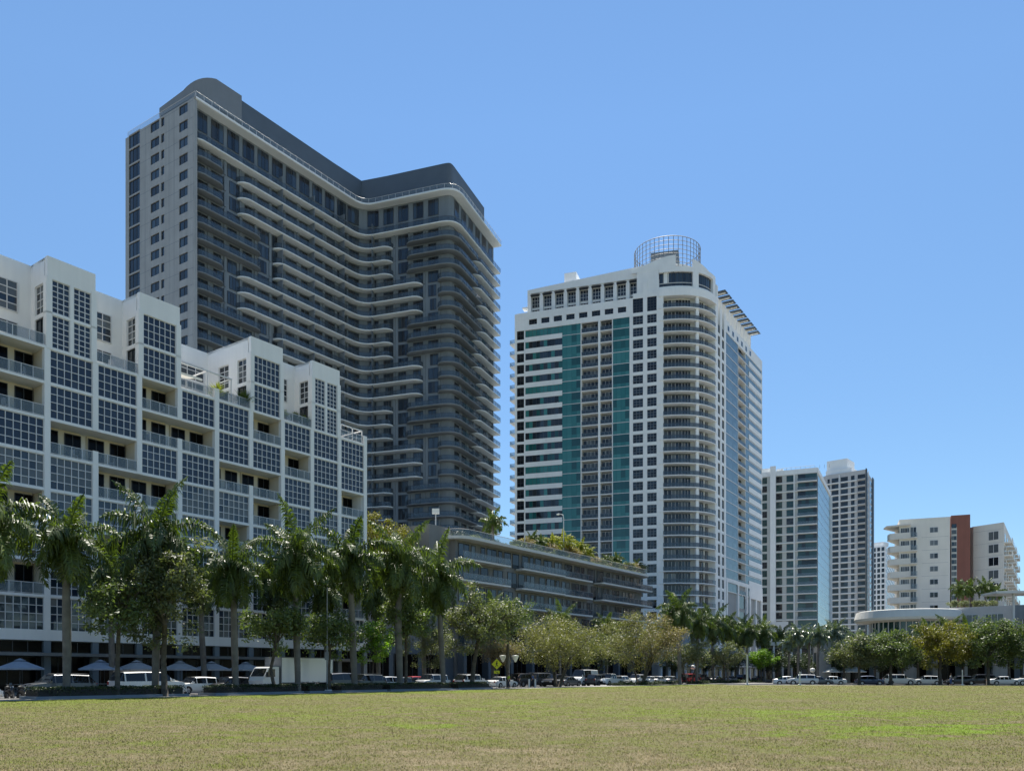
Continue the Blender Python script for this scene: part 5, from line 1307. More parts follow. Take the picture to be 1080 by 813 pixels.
for i, (u, Y, H, rx, m, lb) in enumerate(RT):
    t_ = make_tree('street_tree', 41+i, H, 2.6, rx, rx*.8, 11000, .18, m, lb, nclump=80, crad=1.1, trunk_r=.22, shape='round'); place(t_, u, Y=Y, rz=0)
for i, (u, Y, H) in enumerate(((1120, 123, 10), )):
    pass
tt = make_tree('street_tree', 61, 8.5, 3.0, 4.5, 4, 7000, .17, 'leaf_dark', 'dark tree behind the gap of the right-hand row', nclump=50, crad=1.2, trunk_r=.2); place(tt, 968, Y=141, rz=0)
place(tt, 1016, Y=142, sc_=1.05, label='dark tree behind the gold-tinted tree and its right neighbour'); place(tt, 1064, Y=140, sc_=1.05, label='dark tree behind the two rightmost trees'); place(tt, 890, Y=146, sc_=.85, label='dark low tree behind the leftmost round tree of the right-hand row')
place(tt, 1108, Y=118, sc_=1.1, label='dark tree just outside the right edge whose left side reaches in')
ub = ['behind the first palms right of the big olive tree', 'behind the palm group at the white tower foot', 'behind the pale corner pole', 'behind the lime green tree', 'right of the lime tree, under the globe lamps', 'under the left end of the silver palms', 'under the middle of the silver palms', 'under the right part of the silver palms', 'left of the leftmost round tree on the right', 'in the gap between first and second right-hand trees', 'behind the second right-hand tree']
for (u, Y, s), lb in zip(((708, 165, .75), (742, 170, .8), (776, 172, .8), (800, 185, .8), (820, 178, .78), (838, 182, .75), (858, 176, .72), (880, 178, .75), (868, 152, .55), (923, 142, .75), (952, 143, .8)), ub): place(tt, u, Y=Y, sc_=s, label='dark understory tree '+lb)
# roof garden trees and plants
zr = 22.9
tg = make_tree('roof_tree', 71, 13.2, 1.4, 4.6, 4.4, 14000, .17, 'leaf_gold', 'yellow-green tree on the podium roof right of the stepped block', nclump=70, crad=1.2, trunk_r=.2); place(tg, 405, Y=122, rz=0, z=13)
tg2 = make_tree('roof_tree', 73, 7.6, 1.4, 4.6, 4, 8000, .17, 'leaf_green', 'dark green tree on the podium roof, right of the yellow-green one', nclump=60, crad=1.2, trunk_r=.2); place(tg2, 432, Y=132, rz=0, z=13, sc_=1.5)
place(tg2, 390, Y=128, z=13, sc_=1.55, label='dark green roof tree half hidden by the stepped block corner')
tg3 = make_tree('roof_tree', 75, 7.0, 1.4, 6.0, 4, 8000, .18, 'leaf_dark', 'dark roof tree below the grey tower, left of the white curved slab', nclump=60, crad=1.3, trunk_r=.2); place(tg3, 470, Y=168, rz=0, z=24)
place(tg3, 498, Y=172, z=24, sc_=.9, label='dark low roof tree below the grey tower right corner')
rp = make_palm('roof_palm', 81, 3.6, 'palm_leaf', 'roof palm', group='palms on the podium roof', trunk_r=.16, L=2.6, nf=18, ll=.7, shaft=False, lo=-30, nl=20, wl=.07)
for (u, S, m, lb) in ((520, 120, 1.45, 'tallest roof palm, right below the grey tower corner'), (560, 127, 1.0, 'roof palm left of the curved roof lamp'), (571, 130, .95, 'roof palm just left of the curved roof lamp'), (651, 152, 1.0, 'roof palm near the right end of the podium roof'), (672, 158, .9, 'small roof palm at the right end of the podium roof'), (640, 148, .8, 'small roof palm among the dry shrubs of the podium roof')):
    place(rp, u, -83.5, sc_=m*.8, z=zr, label=lb)
yp = make_palm('roof_palm', 83, 2.4, 'palm_leaf_young', 'yellow roof palm', group='yellow palms on the podium roof', trunk_r=.12, L=2.2, nf=16, ll=.6, shaft=False, lo=-10, nl=18, wl=.07)
for (u, m, lb) in ((583, 1.0, 'yellow-green roof palm left of the curved lamp, in front'), (596, 1.25, 'bright yellow-green roof palm behind the curved roof lamp'), (612, 1.1, 'yellow roof palm right of the curved lamp'), (620, .95, 'yellow roof palm second right of the curved lamp')): place(yp, u, -83.0, sc_=m*1.15, z=zr, label=lb)
sh = make_tree('roof_shrub', 85, 2.2, .1, 1.6, 1.4, 1500, .13, 'leaf_rust', 'shrub', nclump=18, crad=.5, trunk_r=.05, cat='shrub', group='dry shrubs on the podium roof')
sg = make_tree('roof_shrub', 87, 1.7, .1, 1.7, 1.4, 1500, .13, 'leaf_greygreen', 'shrub', nclump=18, crad=.5, trunk_r=.05, cat='shrub', group='green shrubs on the podium roof')
ul = [545, 553, 566, 578, 590, 603, 616, 628, 634, 641, 648, 655, 662, 668, 676]
nm = ['far left', 'left of the first roof palm', 'under the second roof palm', 'left of the yellow palms', 'under the yellow palm', 'at the foot of the curved lamp', 'under the right yellow palm', 'right of the yellow palms', 'between yellow palms and small palm', 'beside the small roof palm', 'left of the right roof palm', 'right of the right roof palm', 'between the two right-hand palms', 'left of the last small palm', 'at the right end of the roof']
for i, u in enumerate(ul): place(sh if i % 2 else sg, u, -82.8, z=zr, sc_=rnd.uniform(.7, 1.5), label=('dry brown' if i % 2 else 'grey-green')+' shrub on the podium roof, '+nm[i])
# planter strip with pale groundcover along the podium roof edge
def leafbox(name, pts_fn, N, size, mname, seed, **kw):
    rs = np.random.RandomState(seed); P = pts_fn(rs, N); n = rs.randn(N, 3)+np.array([0, 0, .8]); n /= np.linalg.norm(n, axis=1)[:, None]
    a = np.cross(n, rs.randn(N, 3)); a /= np.linalg.norm(a, axis=1)[:, None]; b = np.cross(n, a); s = size*rs.uniform(.6, 1.3, N)[:, None]
    me = mesh_np(name, np.stack([P-a*s, P-b*s*.5, P+a*s, P+b*s*.5], 1), 0, mname); o = bpy.data.objects.new(name, me); COL.objects.link(o); return o
def band(S0, S1, n0, n1, z0, z1):
    def f(rs, N):
        S = rs.uniform(S0, S1, N); n = rs.uniform(n0, n1, N); h = .6+.4*np.sin(S*1.7)*np.sin(S*.53+1); z = z0+(z1-z0)*rs.rand(N)**.7*h
        return np.stack([DX*S+DY*n, DY*S-DX*n, z], 1)
    return f
tagp(leafbox('roof_groundcover', band(PS0+4, PS1-2, -82.3, -80.6, zr, zr+.85), 9000, .10, 'leaf_greygreen', 5), 'pale groundcover planted along the edge of the podium roof', 'ground cover', kind='stuff')
# plants on the right podium
for (u, Y, m, lb) in ((1012, 178, 1.0, 'dark palm on the grey podium, left of the shaft foot'), (1022, 180, 1.05, 'dark palm on the grey podium below the brick-red shaft'), (1040, 178, 1.05, 'palm on the grey podium below the right wing windows'), (1052, 181, .9, 'palm on the grey podium behind the slim white canopy')):
    place(rp, u, Y=Y, sc_=m*1.15, z=zat(641, 178), label=lb)
for i, u in enumerate((1006, 1017, 1030, 1036, 1047)): place(sg, u, Y=171, z=15.3, sc_=.9, label='green shrub on the right podium roof, number %s from the left' % ['one', 'two', 'three', 'four', 'five'][i])
# terrace plants on the stepped block
def pot(u, i, da, b, plant, lb, s=.6):
    p = PT(i, da, b); r = empty('potted_plant', p, 0, lb, 'potted plant'); m_ = MB(); m_.lathe(Fr(p[0], p[1], 0, p[2]), [(.01, 0), (.22, 0), (.3, .5), (.26, .52), (.24, .46), (.01, .46)], 'planter', 12); m_.build('pot', r)
    rs = np.random.RandomState(i+int(da*10)); N = 240; az = rs.rand(N)*6.28; el = rs.uniform(.3, 1.45, N); L = s*rs.uniform(.6, 1.3, N)
    d = np.stack([np.cos(az)*np.cos(el), np.sin(az)*np.cos(el), np.sin(el)], 1); o = np.array([0, 0, .46]); sd_ = np.stack([-np.sin(az), np.cos(az), 0*az], 1)*.035
    tip = o+d*L[:, None]+np.array([0, 0, -.12])*L[:, None]; md = o+d*(L*.6)[:, None]+np.array([0, 0, .05]); o_ = np.broadcast_to(o, tip.shape)+d*.05*rs.rand(N)[:, None]
    me = mesh_np('foliage', np.stack([o_-sd_*.3, md-sd_, tip, md+sd_], 1), 0, plant); f = bpy.data.objects.new('foliage', me); COL.objects.link(f); f.parent = r
pot(0, 4, .6, .8, 'palm_leaf_young', 'bright yellow-green potted palm on the set-back terrace of the stepped block', 1.6)
pot(0, 4, 4.0, .7, 'palm_leaf', 'dark tall potted plant at the right end of the terrace beside the third box', 1.7)
pot(0, 4, 3.0, 5.5, 'leaf_rust', 'dry potted tree by the recessed wall of the terrace', 1.4)
pot(0, 6, .9, 1.0, 'leaf_greygreen', 'grey-green potted plant on the terrace left of the last box', 1.1)
pot(0, 6, 2.6, .9, 'leaf_green', 'green potted plant on the terrace left of the last box', 1.2)
pot(0, 6, 3.9, .9, 'palm_leaf', 'dark potted palm against the last box of the stepped block', 1.2)
def bchair(i, k, da, b, rz, lb):
    p = F1(i*BW+da, b, Zk(k)+.1); fc = None
    r = empty('balcony_chair', p, SANG+rz, lb, 'chair', 'chairs on the balconies of the stepped block'); M = Fr(p[0], p[1], SANG+rz, p[2])
    t = MB(); t.box(M, -.24, .24, -.24, .24, .40, .45, 'white_frame'); t.build('seat', r); t = MB(); t.box(M, -.24, -.20, -.24, .24, .45, .95, 'white_frame'); t.build('backrest', r)
    for sx in (-1, 1):
        for sy in (-1, 1): t = MB(); t.box(M, sx*.22-.02, sx*.22+.02, sy*.22-.02, sy*.22+.02, 0, .40, 'white_frame'); t.build('leg', r)
bchair(-1, 6, 1.2, .8, .4, 'white chair behind the lower of the two open balconies at the left edge'); bchair(-1, 7, 2.6, .8, 2.4, 'white chair behind the upper of the two open balconies at the left edge')
bchair(0, 5, 2.8, .8, .5, 'white chair on the long balcony below the first box, left part'); bchair(1, 5, 2.0, .8, 2.6, 'white chair on the long balcony below the first terrace, right part')
bchair(2, 6, 1.5, .8, .2, 'white chair on the balcony two floors under the second box'); bchair(2, 7, 2.9, .8, 2.2, 'white chair on the balcony directly under the second box'); bchair(5, 7, 1.6, .8, .7, 'white chair on the balcony directly under the third box')
bchair(4, 5, 2.0, .8, .4, 'white chair on the long balcony left of and below the third box'); bchair(1, 8, 2.2, 1.2, .9, 'white chair on the terrace between the first and second box')
# clipped hedges in the verge with their kerbs
hedges = [(30, 191), (219, 312), (318, 342), (352, 400), (404, 470), (476, 512)]
hn = ['below the two left palms and the white van', 'in front of the dark car and the truck cab', 'short piece in front of the truck box', 'in front of the dark off-roader', 'in front of the parked grey and white cars', 'short piece before the white wagon']
for i, (u0, u1) in enumerate(hedges):
    s0, s1 = Su(u0, -57.2), Su(u1, -57.2); S0_ = s0
    r = empty('hedge', st(s0, -57.3), 0, 'low clipped dark hedge, '+hn[i], 'hedge', 'clipped hedges in the verge')
    kb_ = MB(); kb_.prism([st(s0, -56.12)[:2], st(s1, -56.12)[:2], st(s1, -58.5)[:2], st(s0, -58.5)[:2]], -.1, .16, 'grey_wall'); kb_.build('planter_kerb', r)  # dark kerb, the low shade beside the hedge put into its colour
    cb = MB(); cb.prism([st(s0+.3, -56.5)[:2], st(s1-.3, -56.5)[:2], st(s1-.3, -58.2)[:2], st(s0+.3, -58.2)[:2]], .1, .60, 'black'); cb.build('hedge_core', r)  # solid black block filling the hedge behind its leaves
    N = int((s1-s0)*900)
    def f(rs, N, s0=s0, s1=s1):
        S = rs.uniform(s0+.15, s1-.15, N); n = rs.uniform(-58.4, -56.3, N); z = .15+.62*rs.rand(N)**.5+.05*np.sin(S*3); return np.stack([DX*S+DY*n, DY*S-DX*n, z], 1)
    o = leafbox('hedge_foliage', f, N, .06, 'hedge_leaf', 90+i); o.parent = r; o.matrix_parent_inverse = Matrix.Translation(-Vector(st(s0, -57.3)))
# far low shrubs closing the verge of the street beyond
for i, (u0, u1, n_, lb) in enumerate(((648, 712, -57.4, 'low dark planting under the big olive tree'), (728, 800, -57.4, 'low dark planting under the palms right of the olive tree'))):
    s0, s1 = Su(u0, n_), Su(u1, n_)
    o = leafbox('ground_cover', band(s0, s1, n_-1, n_+.9, 0, .7), int((s1-s0)*350), .09, 'hedge_leaf', 120+i); tagp(o, lb, 'ground cover', kind='stuff')

# ================================================================ VEHICLES
def make_car(kind, col, label, name='parked_car', group=None, cat='car'):
    root = empty(name, (0, 0, 0), 0, label, cat, group)
    # L, W, H, belt, ground clearance, [x of bonnet start, windscreen base, roof front, roof rear, rear glass base], bonnet z, boot z
    SPEC = {'sedan': (4.75, 1.84, 1.45, .92, .20, (.0, .27, .42, .70, .86), .78, .98, 1.04),
            'hatch': (4.35, 1.82, 1.52, .95, .20, (.0, .24, .38, .84, .96), .80, 1.00, 1.02),
            'suv': (4.8, 1.92, 1.74, 1.10, .24, (.0, .24, .36, .88, .97), .98, 1.14, 1.14),
            'van': (5.6, 2.02, 1.95, 1.20, .24, (.0, .20, .32, .93, .99), 1.08, 1.26, 1.26),
            'cargo': (5.7, 2.05, 2.45, 1.25, .24, (.0, .10, .24, .98, .995), 1.10, 1.38, 1.4),
            'pickup': (5.6, 1.98, 1.85, 1.14, .30, (.0, .24, .34, .58, .62), 1.04, 1.20, 1.12),
            'offroad': (4.4, 1.90, 1.88, 1.20, .32, (.0, .30, .34, .96, .99), 1.14, 1.20, 1.2)}
    L, W, H, bz, gc, xs, fz, hz, tz = SPEC[kind]; xw, xr, xq, xe = xs[1:]
    key = sorted(set([0, .015, .05, .12, .2, xw, (xw+xr)/2, xr, xr+.015, (xr+xq)/2-.012, (xr+xq)/2+.012, xr+.24*(xq-xr), xq-.02, xq, (xq+xe)/2, xe, min(.985, xe+.01), .95, .985, 1.0]))
    def top(x):
        if x < .03: return fz*(.72+.28*x/.03)
        if x < xw: return fz+(hz-fz)*((x-.03)/(xw-.03))**.7
        if x < xr: return hz+(H-.04-hz)*(x-xw)/(xr-xw)
        if x < xq: f = (x-xr)/(xq-xr); return H-.04*(2*f-.8)**2
        if x < xe: return H-.05-(H-.05-tz)*(x-xq)/(xe-xq)
        return tz-(tz*.18)*max(0, (x-.94)/.06) if xe < .94 else tz-.1*(x-xe)/(1-xe+1e-6)
    body = MB(); glass = MB(); rings = []
    for x in key:
        pl = 1-.10*max(0, (.10-x)/.10)**2-.09*max(0, (x-.92)/.08)**2; w = W/2*pl; z = top(x); zb = gc+(.10 if x < .03 or x > .97 else 0)
        cab = xw-.001 <= x <= xe+.001; bl = min(bz*(1-.02*(x < xw)), z-.03) if not cab else min(bz, z-.02)
        y4 = w*(.97-.15*min(1, max(0, (z-bz)/(H-bz)))) if cab else w*.93; y5 = y4*.86 if cab else w*.80
        rings.append([(-0, zb), (w*.86, zb), (w*.985, zb+.16), (w, bl*.68), (w*.975, bl), (y4, max(z-.07, bl+.005)), (y5, z), (0, z+.015)])
    pil = lambda i: key[i] in (xr,) or abs(key[i]-((xr+xq)/2-.012)) < 1e-6 or abs(key[i]-(xq-.02)) < 1e-6
    for i in range(len(key)-1):
        x0, x1 = key[i], key[i+1]
        for sy in (-1, 1):
            for j in range(7):
                a0, a1, b0, b1 = rings[i][j], rings[i][j+1], rings[i+1][j], rings[i+1][j+1]
                P = lambda x, p: (L/2-x*L, sy*p[0], p[1])
                inside = x0 >= xw-.001 and x1 <= xe+.001
                isg = False
                if j == 4 and inside and not pil(i): isg = x0 >= xw+.3*(xr-xw)-.01 and x1 <= xe
                if kind == 'cargo' and j == 4 and x0 > xr+.25*(xq-xr): isg = False
                if j >= 5 and inside and (x1 <= xr+.001 or (x0 >= xq-.001 and kind not in ('cargo',))): isg = j == 6 or True
                if j == 5 and isg and x1 <= xr+.001: isg = True
                q = [P(x0, a0), P(x0, a1), P(x1, b1), P(x1, b0)]
                (glass if isg else body).quad(q if sy > 0 else q[::-1], 'car_glass' if isg else ('black' if j == 0 else col))
    for e, sgn in ((0, 1), (-1, -1)):
        r_ = rings[e]; x = L/2-key[e]*L
        body.quad([(x, p[0], p[1]) for p in r_]+[(x, -p[0], p[1]) for p in r_[::-1]], col)
    if kind in ('hatch', 'suv', 'van', 'offroad'):
        glass.quad([(-L/2*1.0-.012, -W*.36, tz+.0), (-L/2-.012, W*.36, tz+.0), (-L/2+L*(1-xq)*.9-.02, W*.33, H-.12), (-L/2+L*(1-xq)*.9-.02, -W*.33, H-.12)], 'car_glass')
    if kind == 'pickup':
        body.box(ID, -L/2+.08, L/2-xe*L-.02, -W*.44, W*.44, tz+.012, tz+.02, 'black')
    b = body.build('body', root, smooth=False); glass.build('glass', root)
    wr = .33 if kind in ('sedan', 'hatch') else (.38 if kind != 'offroad' else .42)
    for sx in (L*.5-L*.185, -L*.5+L*.20):
        for sy in (-1, 1):
            t = MB(); yo = sy*(W/2+.012); yi = sy*(W/2-.22)
            n = 20; prof = [(.0, yi), (wr*.95, yi), (wr, yi+sy*.03), (wr, yo-sy*.03), (wr*.95, yo), (wr*.66, yo-sy*.005)]
            base = len(t.v)
            for rr__, y in prof:
                for q in range(n): t.v.append((sx+rr__*math.cos(2*math.pi*q/n), y, wr+rr__*math.sin(2*math.pi*q/n)))
            for i in range(len(prof)-1):
                for q in range(n): a = base+i*n+q; c = base+i*n+(q+1) % n; t.f.append((a, c, c+n, a+n)); t.m.append('rubber')
            wo_ = t.build('wheel', root)
            rm = MB(); rm.quad([(sx+wr*.64*math.cos(2*math.pi*q/n), yo-sy*.03, wr+wr*.64*math.sin(2*math.pi*q/n)) for q in range(n)], 'black')
            for q in range(5):
                a = 2*math.pi*q/5; u_ = (math.cos(a), math.sin(a)); v_ = (-u_[1], u_[0])
                rm.quad([(sx+u_[0]*wr*.1+v_[0]*.05, yo-sy*.015, wr+u_[1]*wr*.1+v_[1]*.05), (sx+u_[0]*wr*.1-v_[0]*.05, yo-sy*.015, wr+u_[1]*wr*.1-v_[1]*.05), (sx+u_[0]*wr*.66-v_[0]*.05, yo-sy*.01, wr+u_[1]*wr*.66-v_[1]*.05), (sx+u_[0]*wr*.66+v_[0]*.05, yo-sy*.01, wr+u_[1]*wr*.66+v_[1]*.05)], 'rim')
            rm.build('rim', wo_)
            ar_ = MB(); m_ = 14
            o1 = [(sx+(wr+.075)*math.cos(math.pi*q/m_), sy*(W/2+.004), wr+(wr+.075)*math.sin(math.pi*q/m_)) for q in range(m_+1)]
            o2 = [(sx+(wr*.97)*math.cos(math.pi*q/m_), sy*(W/2+.004), wr+(wr*.97)*math.sin(math.pi*q/m_)) for q in range(m_+1)]
            for q in range(m_): ar_.quad([o1[q], o1[q+1], o2[q+1], o2[q]], 'black')
            ar_.build('wheel_arch', root)
    for sy in (-1, 1):
        h = MB(); h.box(ID, L/2-.16, L/2+.004, sy*W*.36-.17, sy*W*.36+.17, fz*.72-.05, fz*.72+.09, 'headlight'); h.build('headlight', root)
        h = MB(); h.box(ID, -L/2-.006, -L/2+.12, sy*W*.38-.12, sy*W*.38+.12, bz*.78, bz*.98, 'taillight'); h.build('taillight', root)
        h = MB(); h.box(ID, L/2-xw*L-.28, L/2-xw*L-.10, sy*(W/2+.10)-.09, sy*(W/2+.10)+.09, bz+.02, bz+.16, col if col != 'paint_white' else 'paint_white'); h.build('mirror', root)
        if kind in ('suv', 'van'):
            h = MB(); h.tube([(L/2-xr*L-.2, sy*W*.36, H+.01), (L/2-(xr+.1)*L, sy*W*.36, H+.05), (L/2-(xq-.1)*L, sy*W*.36, H+.05), (L/2-xq*L, sy*W*.36, H)], .02, 'dark_frame', 5); h.build('roof_rail', root)
    g_ = MB(); g_.box(ID, L/2-.03, L/2+.008, -W*.22, W*.22, fz*.45, fz*.72, 'black'); g_.build('grille', root)
    g_ = MB(); g_.box(ID, L/2-.05, L/2+.03, -W*.44, W*.44, gc+.08, gc+.22, 'black' if kind in ('suv', 'offroad', 'pickup') else col); g_.build('bumper', root)
    g_ = MB(); g_.box(ID, -L/2-.03, -L/2+.05, -W*.44, W*.44, gc+.10, gc+.26, 'black' if kind in ('suv', 'offroad', 'pickup') else col); g_.build('bumper', root)
    if kind == 'offroad':
        s = MB(); s.tube([(-L/2-.22, 0, 1.0), (-L/2-.02, 0, 1.0)], .36, 'rubber', 20); s.build('spare_wheel', root)
    return root
KIN = {}
ZROAD = -.12
def car(kind, col, u, n=None, Y=None, rev=False, label='', name='parked_car', group='cars parked along the street', ang=None, z=ZROAD, cat='car'):
    k = (kind, col, name)
    if Y is None: p = st(Su(u, n), n)
    else: p = at(u, Y)
    a = (SANG+(math.pi if rev else 0)) if ang is None else ang
    if k not in KIN:
        KIN[k] = make_car(kind, col, label, name, group, cat); o = KIN[k]
        o.location = (p[0], p[1], z); o.rotation_euler = (0, 0, a)
        o['label'] = label
    else: o = copy_tree(KIN[k], (p[0], p[1], z), a, None, label)
    return o
W_, K_, S_, G_ = 'paint_white', 'paint_black', 'paint_silver', 'paint_grey'
car('van', W_, 156, -61.4, label='long white people carrier parked behind the hedge, second vehicle from the left', cat='van')
car('suv', G_, 62, -62.2, rev=True, label='dark grey car with shiny roof, leftmost parked vehicle behind the hedge')
car('sedan', W_, -45, -59.9, label='white car with only its front corner showing at the left edge')
car('hatch', W_, 207, -64.8, rev=True, label='white hatchback between the long white van and the dark car')
car('hatch', K_, 242, -63.8, rev=True, label='black car between the white hatchback and the box truck')
car('offroad', K_, 361, -61.2, label='black boxy off-road car just right of the box truck', cat='car')
car('suv', 'paint_green', 384, -61.4, rev=True, label='dark green estate car right of the palm trunk beside the off-roader')
car('hatch', S_, 405, -61.6, rev=True, label='silver-white compact car, first right of the dark green estate')
car('sedan', 'paint_green', 422, -61.8, rev=True, label='dark green sedan in front of the red car')
car('hatch', 'paint_red', 433, -64.8, rev=True, label='red car of which only the roof shows behind the green sedan')
car('suv', S_, 455, -62.4, rev=True, label='silver-white estate car facing left, left of the palm with the narrow crown')
car('suv', W_, 497, -61.6, label='white wagon with roof rails left of the crossing sign')
car('sedan', W_, 529, -61.5, rev=False, label='white sedan beside the yellow crossing sign')
car('offroad', K_, 552, -66.5, label='black off-road vehicle right of the white sedan')
car('van', G_, 572, -67, label='grey van behind the bollards', cat='van'); car('suv', K_, 586, -64, rev=True, label='black car right of the grey van')
car('sedan', G_, 599, -62, label='grey sedan left of the white cargo van')
car('cargo', W_, 616, -64, rev=True, label='white cargo van with high roof between the olive trees', cat='van')
car('suv', G_, 631, -62, label='grey-brown car right of the cargo van')
car('pickup', W_, 643, -61, rev=True, label='white pickup seen from the front between the olive trees', cat='pickup truck')
car('hatch', W_, 656, -62, label='white hatchback right of the white pickup')
car('suv', W_, 672, -62, rev=True, label='white car under the big olive tree, left one'); car('sedan', W_, 683, -62.5, rev=True, label='white sedan under the big olive tree, middle one'); car('sedan', W_, 694, -62, label='white sedan under the right side of the big olive tree'); car('sedan', S_, 707, -62, label='silver sedan between the olive tree and the red truck')
car('offroad', 'paint_red', 727, -60.5, label='bright red boxy vehicle under the first palm right of the olive tree'); car('offroad', K_, 740, -61.2, label='black off-road vehicle right of the red one')
car('sedan', K_, 755, -62, label='black sedan second right of the red vehicle'); car('sedan', S_, 770, -63, label='silver sedan third right of the red vehicle'); car('suv', K_, 783, -64, label='black car left of the white pole'); car('sedan', G_, 800, -64, label='grey sedan right of the white pole, under the lime tree')
CA = math.atan2(-.174, .985)
def ccar(kind, col, u, d, rev, label, cat='car'):
    r = (u-540)/FPX; o0 = cp(0, d); t = (r*o0[1]-o0[0])/(.985+.174*r); p = cp(t, d)
    k = (kind, col, 'parked_car'); a = CA+(math.pi if rev else 0)
    if k not in KIN: KIN[k] = make_car(kind, col, label, 'parked_car', 'cars parked beyond the park', cat); o = KIN[k]; o.location = (p[0], p[1], -.116); o.rotation_euler = (0, 0, a)
    else: o = copy_tree(KIN[k], (p[0], p[1], -.116), a, None, label)
    o['group'] = 'cars parked beyond the park'
ccar('sedan', W_, 831, 10, False, 'white sedan at the street corner right of the lime tree'); ccar('suv', S_, 846, 8.5, True, 'silver estate car beside the white street corner sedan'); ccar('sedan', W_, 876, 12, True, 'white sedan below the white awnings')
ccar('sedan', G_, 862, 9.5, False, 'grey sedan behind the two white cars at the corner')
ccar('hatch', 'paint_blue', 917, 12, False, 'dark blue car under the leftmost tree of the right-hand row'); ccar('suv', W_, 948, 12, False, 'white car with dark windows left of the gap, right-hand row'); ccar('hatch', W_, 977, 12, True, 'white compact car parked alone under the gold-tinted tree')
ccar('hatch', K_, 1012, 14, True, 'black car right of the lone white compact car'); ccar('suv', K_, 1033, 14, True, 'black car left of the white sedan near the right edge'); ccar('sedan', W_, 1059, 12, False, 'white sedan near the right edge under the dark trees'); ccar('suv', W_, 1087, 12, True, 'white car cut by the right edge of the photo')
# box truck
p = st(Su(308, -61.9), -61.9); tr = empty('box_truck', (0, 0, 0), 0, 'white box truck with square cargo body parked behind the forked tree', 'truck')
bx = MB(); bx.box(ID, -4.0, 2.15, -1.15, 1.15, .95, 3.32, W_); bx.build('cargo_box', tr)
for z in (.96, 3.27): 
    e = MB(); e.box(ID, -4.02, 2.17, -1.165, 1.165, z-.02, z+.05, 'steel'); e.build('box_trim', tr)
e = MB()
for sx in (-4.02, 2.11): e.box(ID, sx, sx+.06, -1.165, 1.165, 1.0, 3.25, 'steel')
e.build('box_trim', tr)
cb = MB(); prof = [(2.3, .55), (4.0, .55), (4.08, 1.15), (3.92, 1.55), (3.45, 2.32), (3.2, 2.42), (2.3, 2.42)]
for y0, y1 in ((-1.02, 1.02),):
    n = len(cb.v); cb.v += [(x, y0, z) for x, z in prof]+[(x, y1, z) for x, z in prof]; k = len(prof)
    cb.f += [tuple(range(n, n+k)), tuple(range(n+2*k-1, n+k-1, -1))]+[(n+i, n+k+i, n+k+(i+1) % k, n+(i+1) % k) for i in range(k)]; cb.m += [W_]*(k+2)
cb.build('cab', tr)
wd_ = MB(); wd_.quad([(3.945, -.92, 1.56), (3.945, .92, 1.56), (3.52, .88, 2.26), (3.52, -.88, 2.26)], 'car_glass'); wd_.build('windscreen', tr)
for sy in (-1, 1):
    m_ = MB(); m_.quad([(2.75, sy*1.026, 1.5), (3.75, sy*1.026, 1.5), (3.4, sy*1.026, 2.22), (2.75, sy*1.026, 2.22)], 'car_glass'); m_.build('side_window', tr)
    m_ = MB(); m_.box(ID, 3.7, 3.8, sy*1.2-.08, sy*1.2+.08, 1.5, 1.95, 'black'); m_.build('mirror', tr)
    m_ = MB(); m_.box(ID, 3.98, 4.06, sy*.78-.16, sy*.78+.16, .8, 1.0, 'headlight'); m_.build('headlight', tr)
    for sx in (3.1, -2.5):
        t = MB(); t.tube([(sx, sy*.78, .43), (sx, sy*1.06, .43)], .43, 'rubber', 20); w__ = t.build('wheel', tr); t = MB(); t.tube([(sx, sy*1.03, .43), (sx, sy*1.075, .43)], .22, 'rim', 14); t.build('rim', w__)
m_ = MB(); m_.box(ID, -3.9, 3.2, -.45, .45, .5, .94, 'black'); m_.box(ID, 2.16, 2.3, -.9, .9, .6, 2.2, 'black'); m_.build('chassis', tr)
m_ = MB(); m_.box(ID, 3.6, 4.14, -1.0, 1.0, .42, .6, 'dark_frame'); m_.build('bumper', tr)
tr.location = (p[0], p[1], ZROAD); tr.rotation_euler = (0, 0, SANG+math.pi)
# motorcycles / scooters
def scooter(loc, rz, col, label):
    r = empty('motor_scooter', (0, 0, 0), 0, label, 'scooter', 'scooters parked by the verge')
    for sx in (-.62, .62):
        t = MB(); t.tube([(sx, -.06, .28), (sx, .06, .28)], .28, 'rubber', 16); w__ = t.build('wheel', r); t = MB(); t.tube([(sx, -.07, .28), (sx, .07, .28)], .15, 'rim', 10); t.build('rim', w__)
    b = MB(); b.tube([(-.85, 0, .62), (-.5, 0, .66), (-.15, 0, .5), (.1, 0, .34), (.38, 0, .36), (.5, 0, .7), (.46, 0, .98)], [.06, .17, .19, .12, .1, .12, .06], col, 10); b.build('body', r, smooth=True)
    s = MB(); s.tube([(-.75, 0, .84), (-.4, 0, .86), (-.05, 0, .80)], [.09, .13, .1], 'black', 8); s.build('saddle', r)
    h = MB(); h.tube([(.42, -.34, 1.06), (.46, 0, 1.0), (.42, .34, 1.06)], .025, 'dark_frame', 6); h.build('handlebar', r)
    h = MB(); h.tube([(.53, 0, .88), (.60, 0, .86)], .09, 'headlight', 10); h.build('headlight', r)
    r.location = loc; r.rotation_euler = (0, 0, rz); return r
sA = scooter(st(Su(322, -59.6), -59.6, -.12), SANG+.9, W_, 'white motor scooter parked in front of the truck box')
sB = copy_tree(sA, st(Su(334, -59.7), -59.7, -.12), SANG+1.0, None, 'white motor scooter parked at the rear corner of the box truck')
sC = scooter(st(Su(24, -59.8), -59.8, -.12), SANG+.8, K_, 'black motor scooter near the left edge, below the left umbrella')
sD = copy_tree(sC, st(Su(10, -59.9), -59.9, -.12), SANG+.9, None, 'black motor scooter at the extreme left, next to the white car tail')

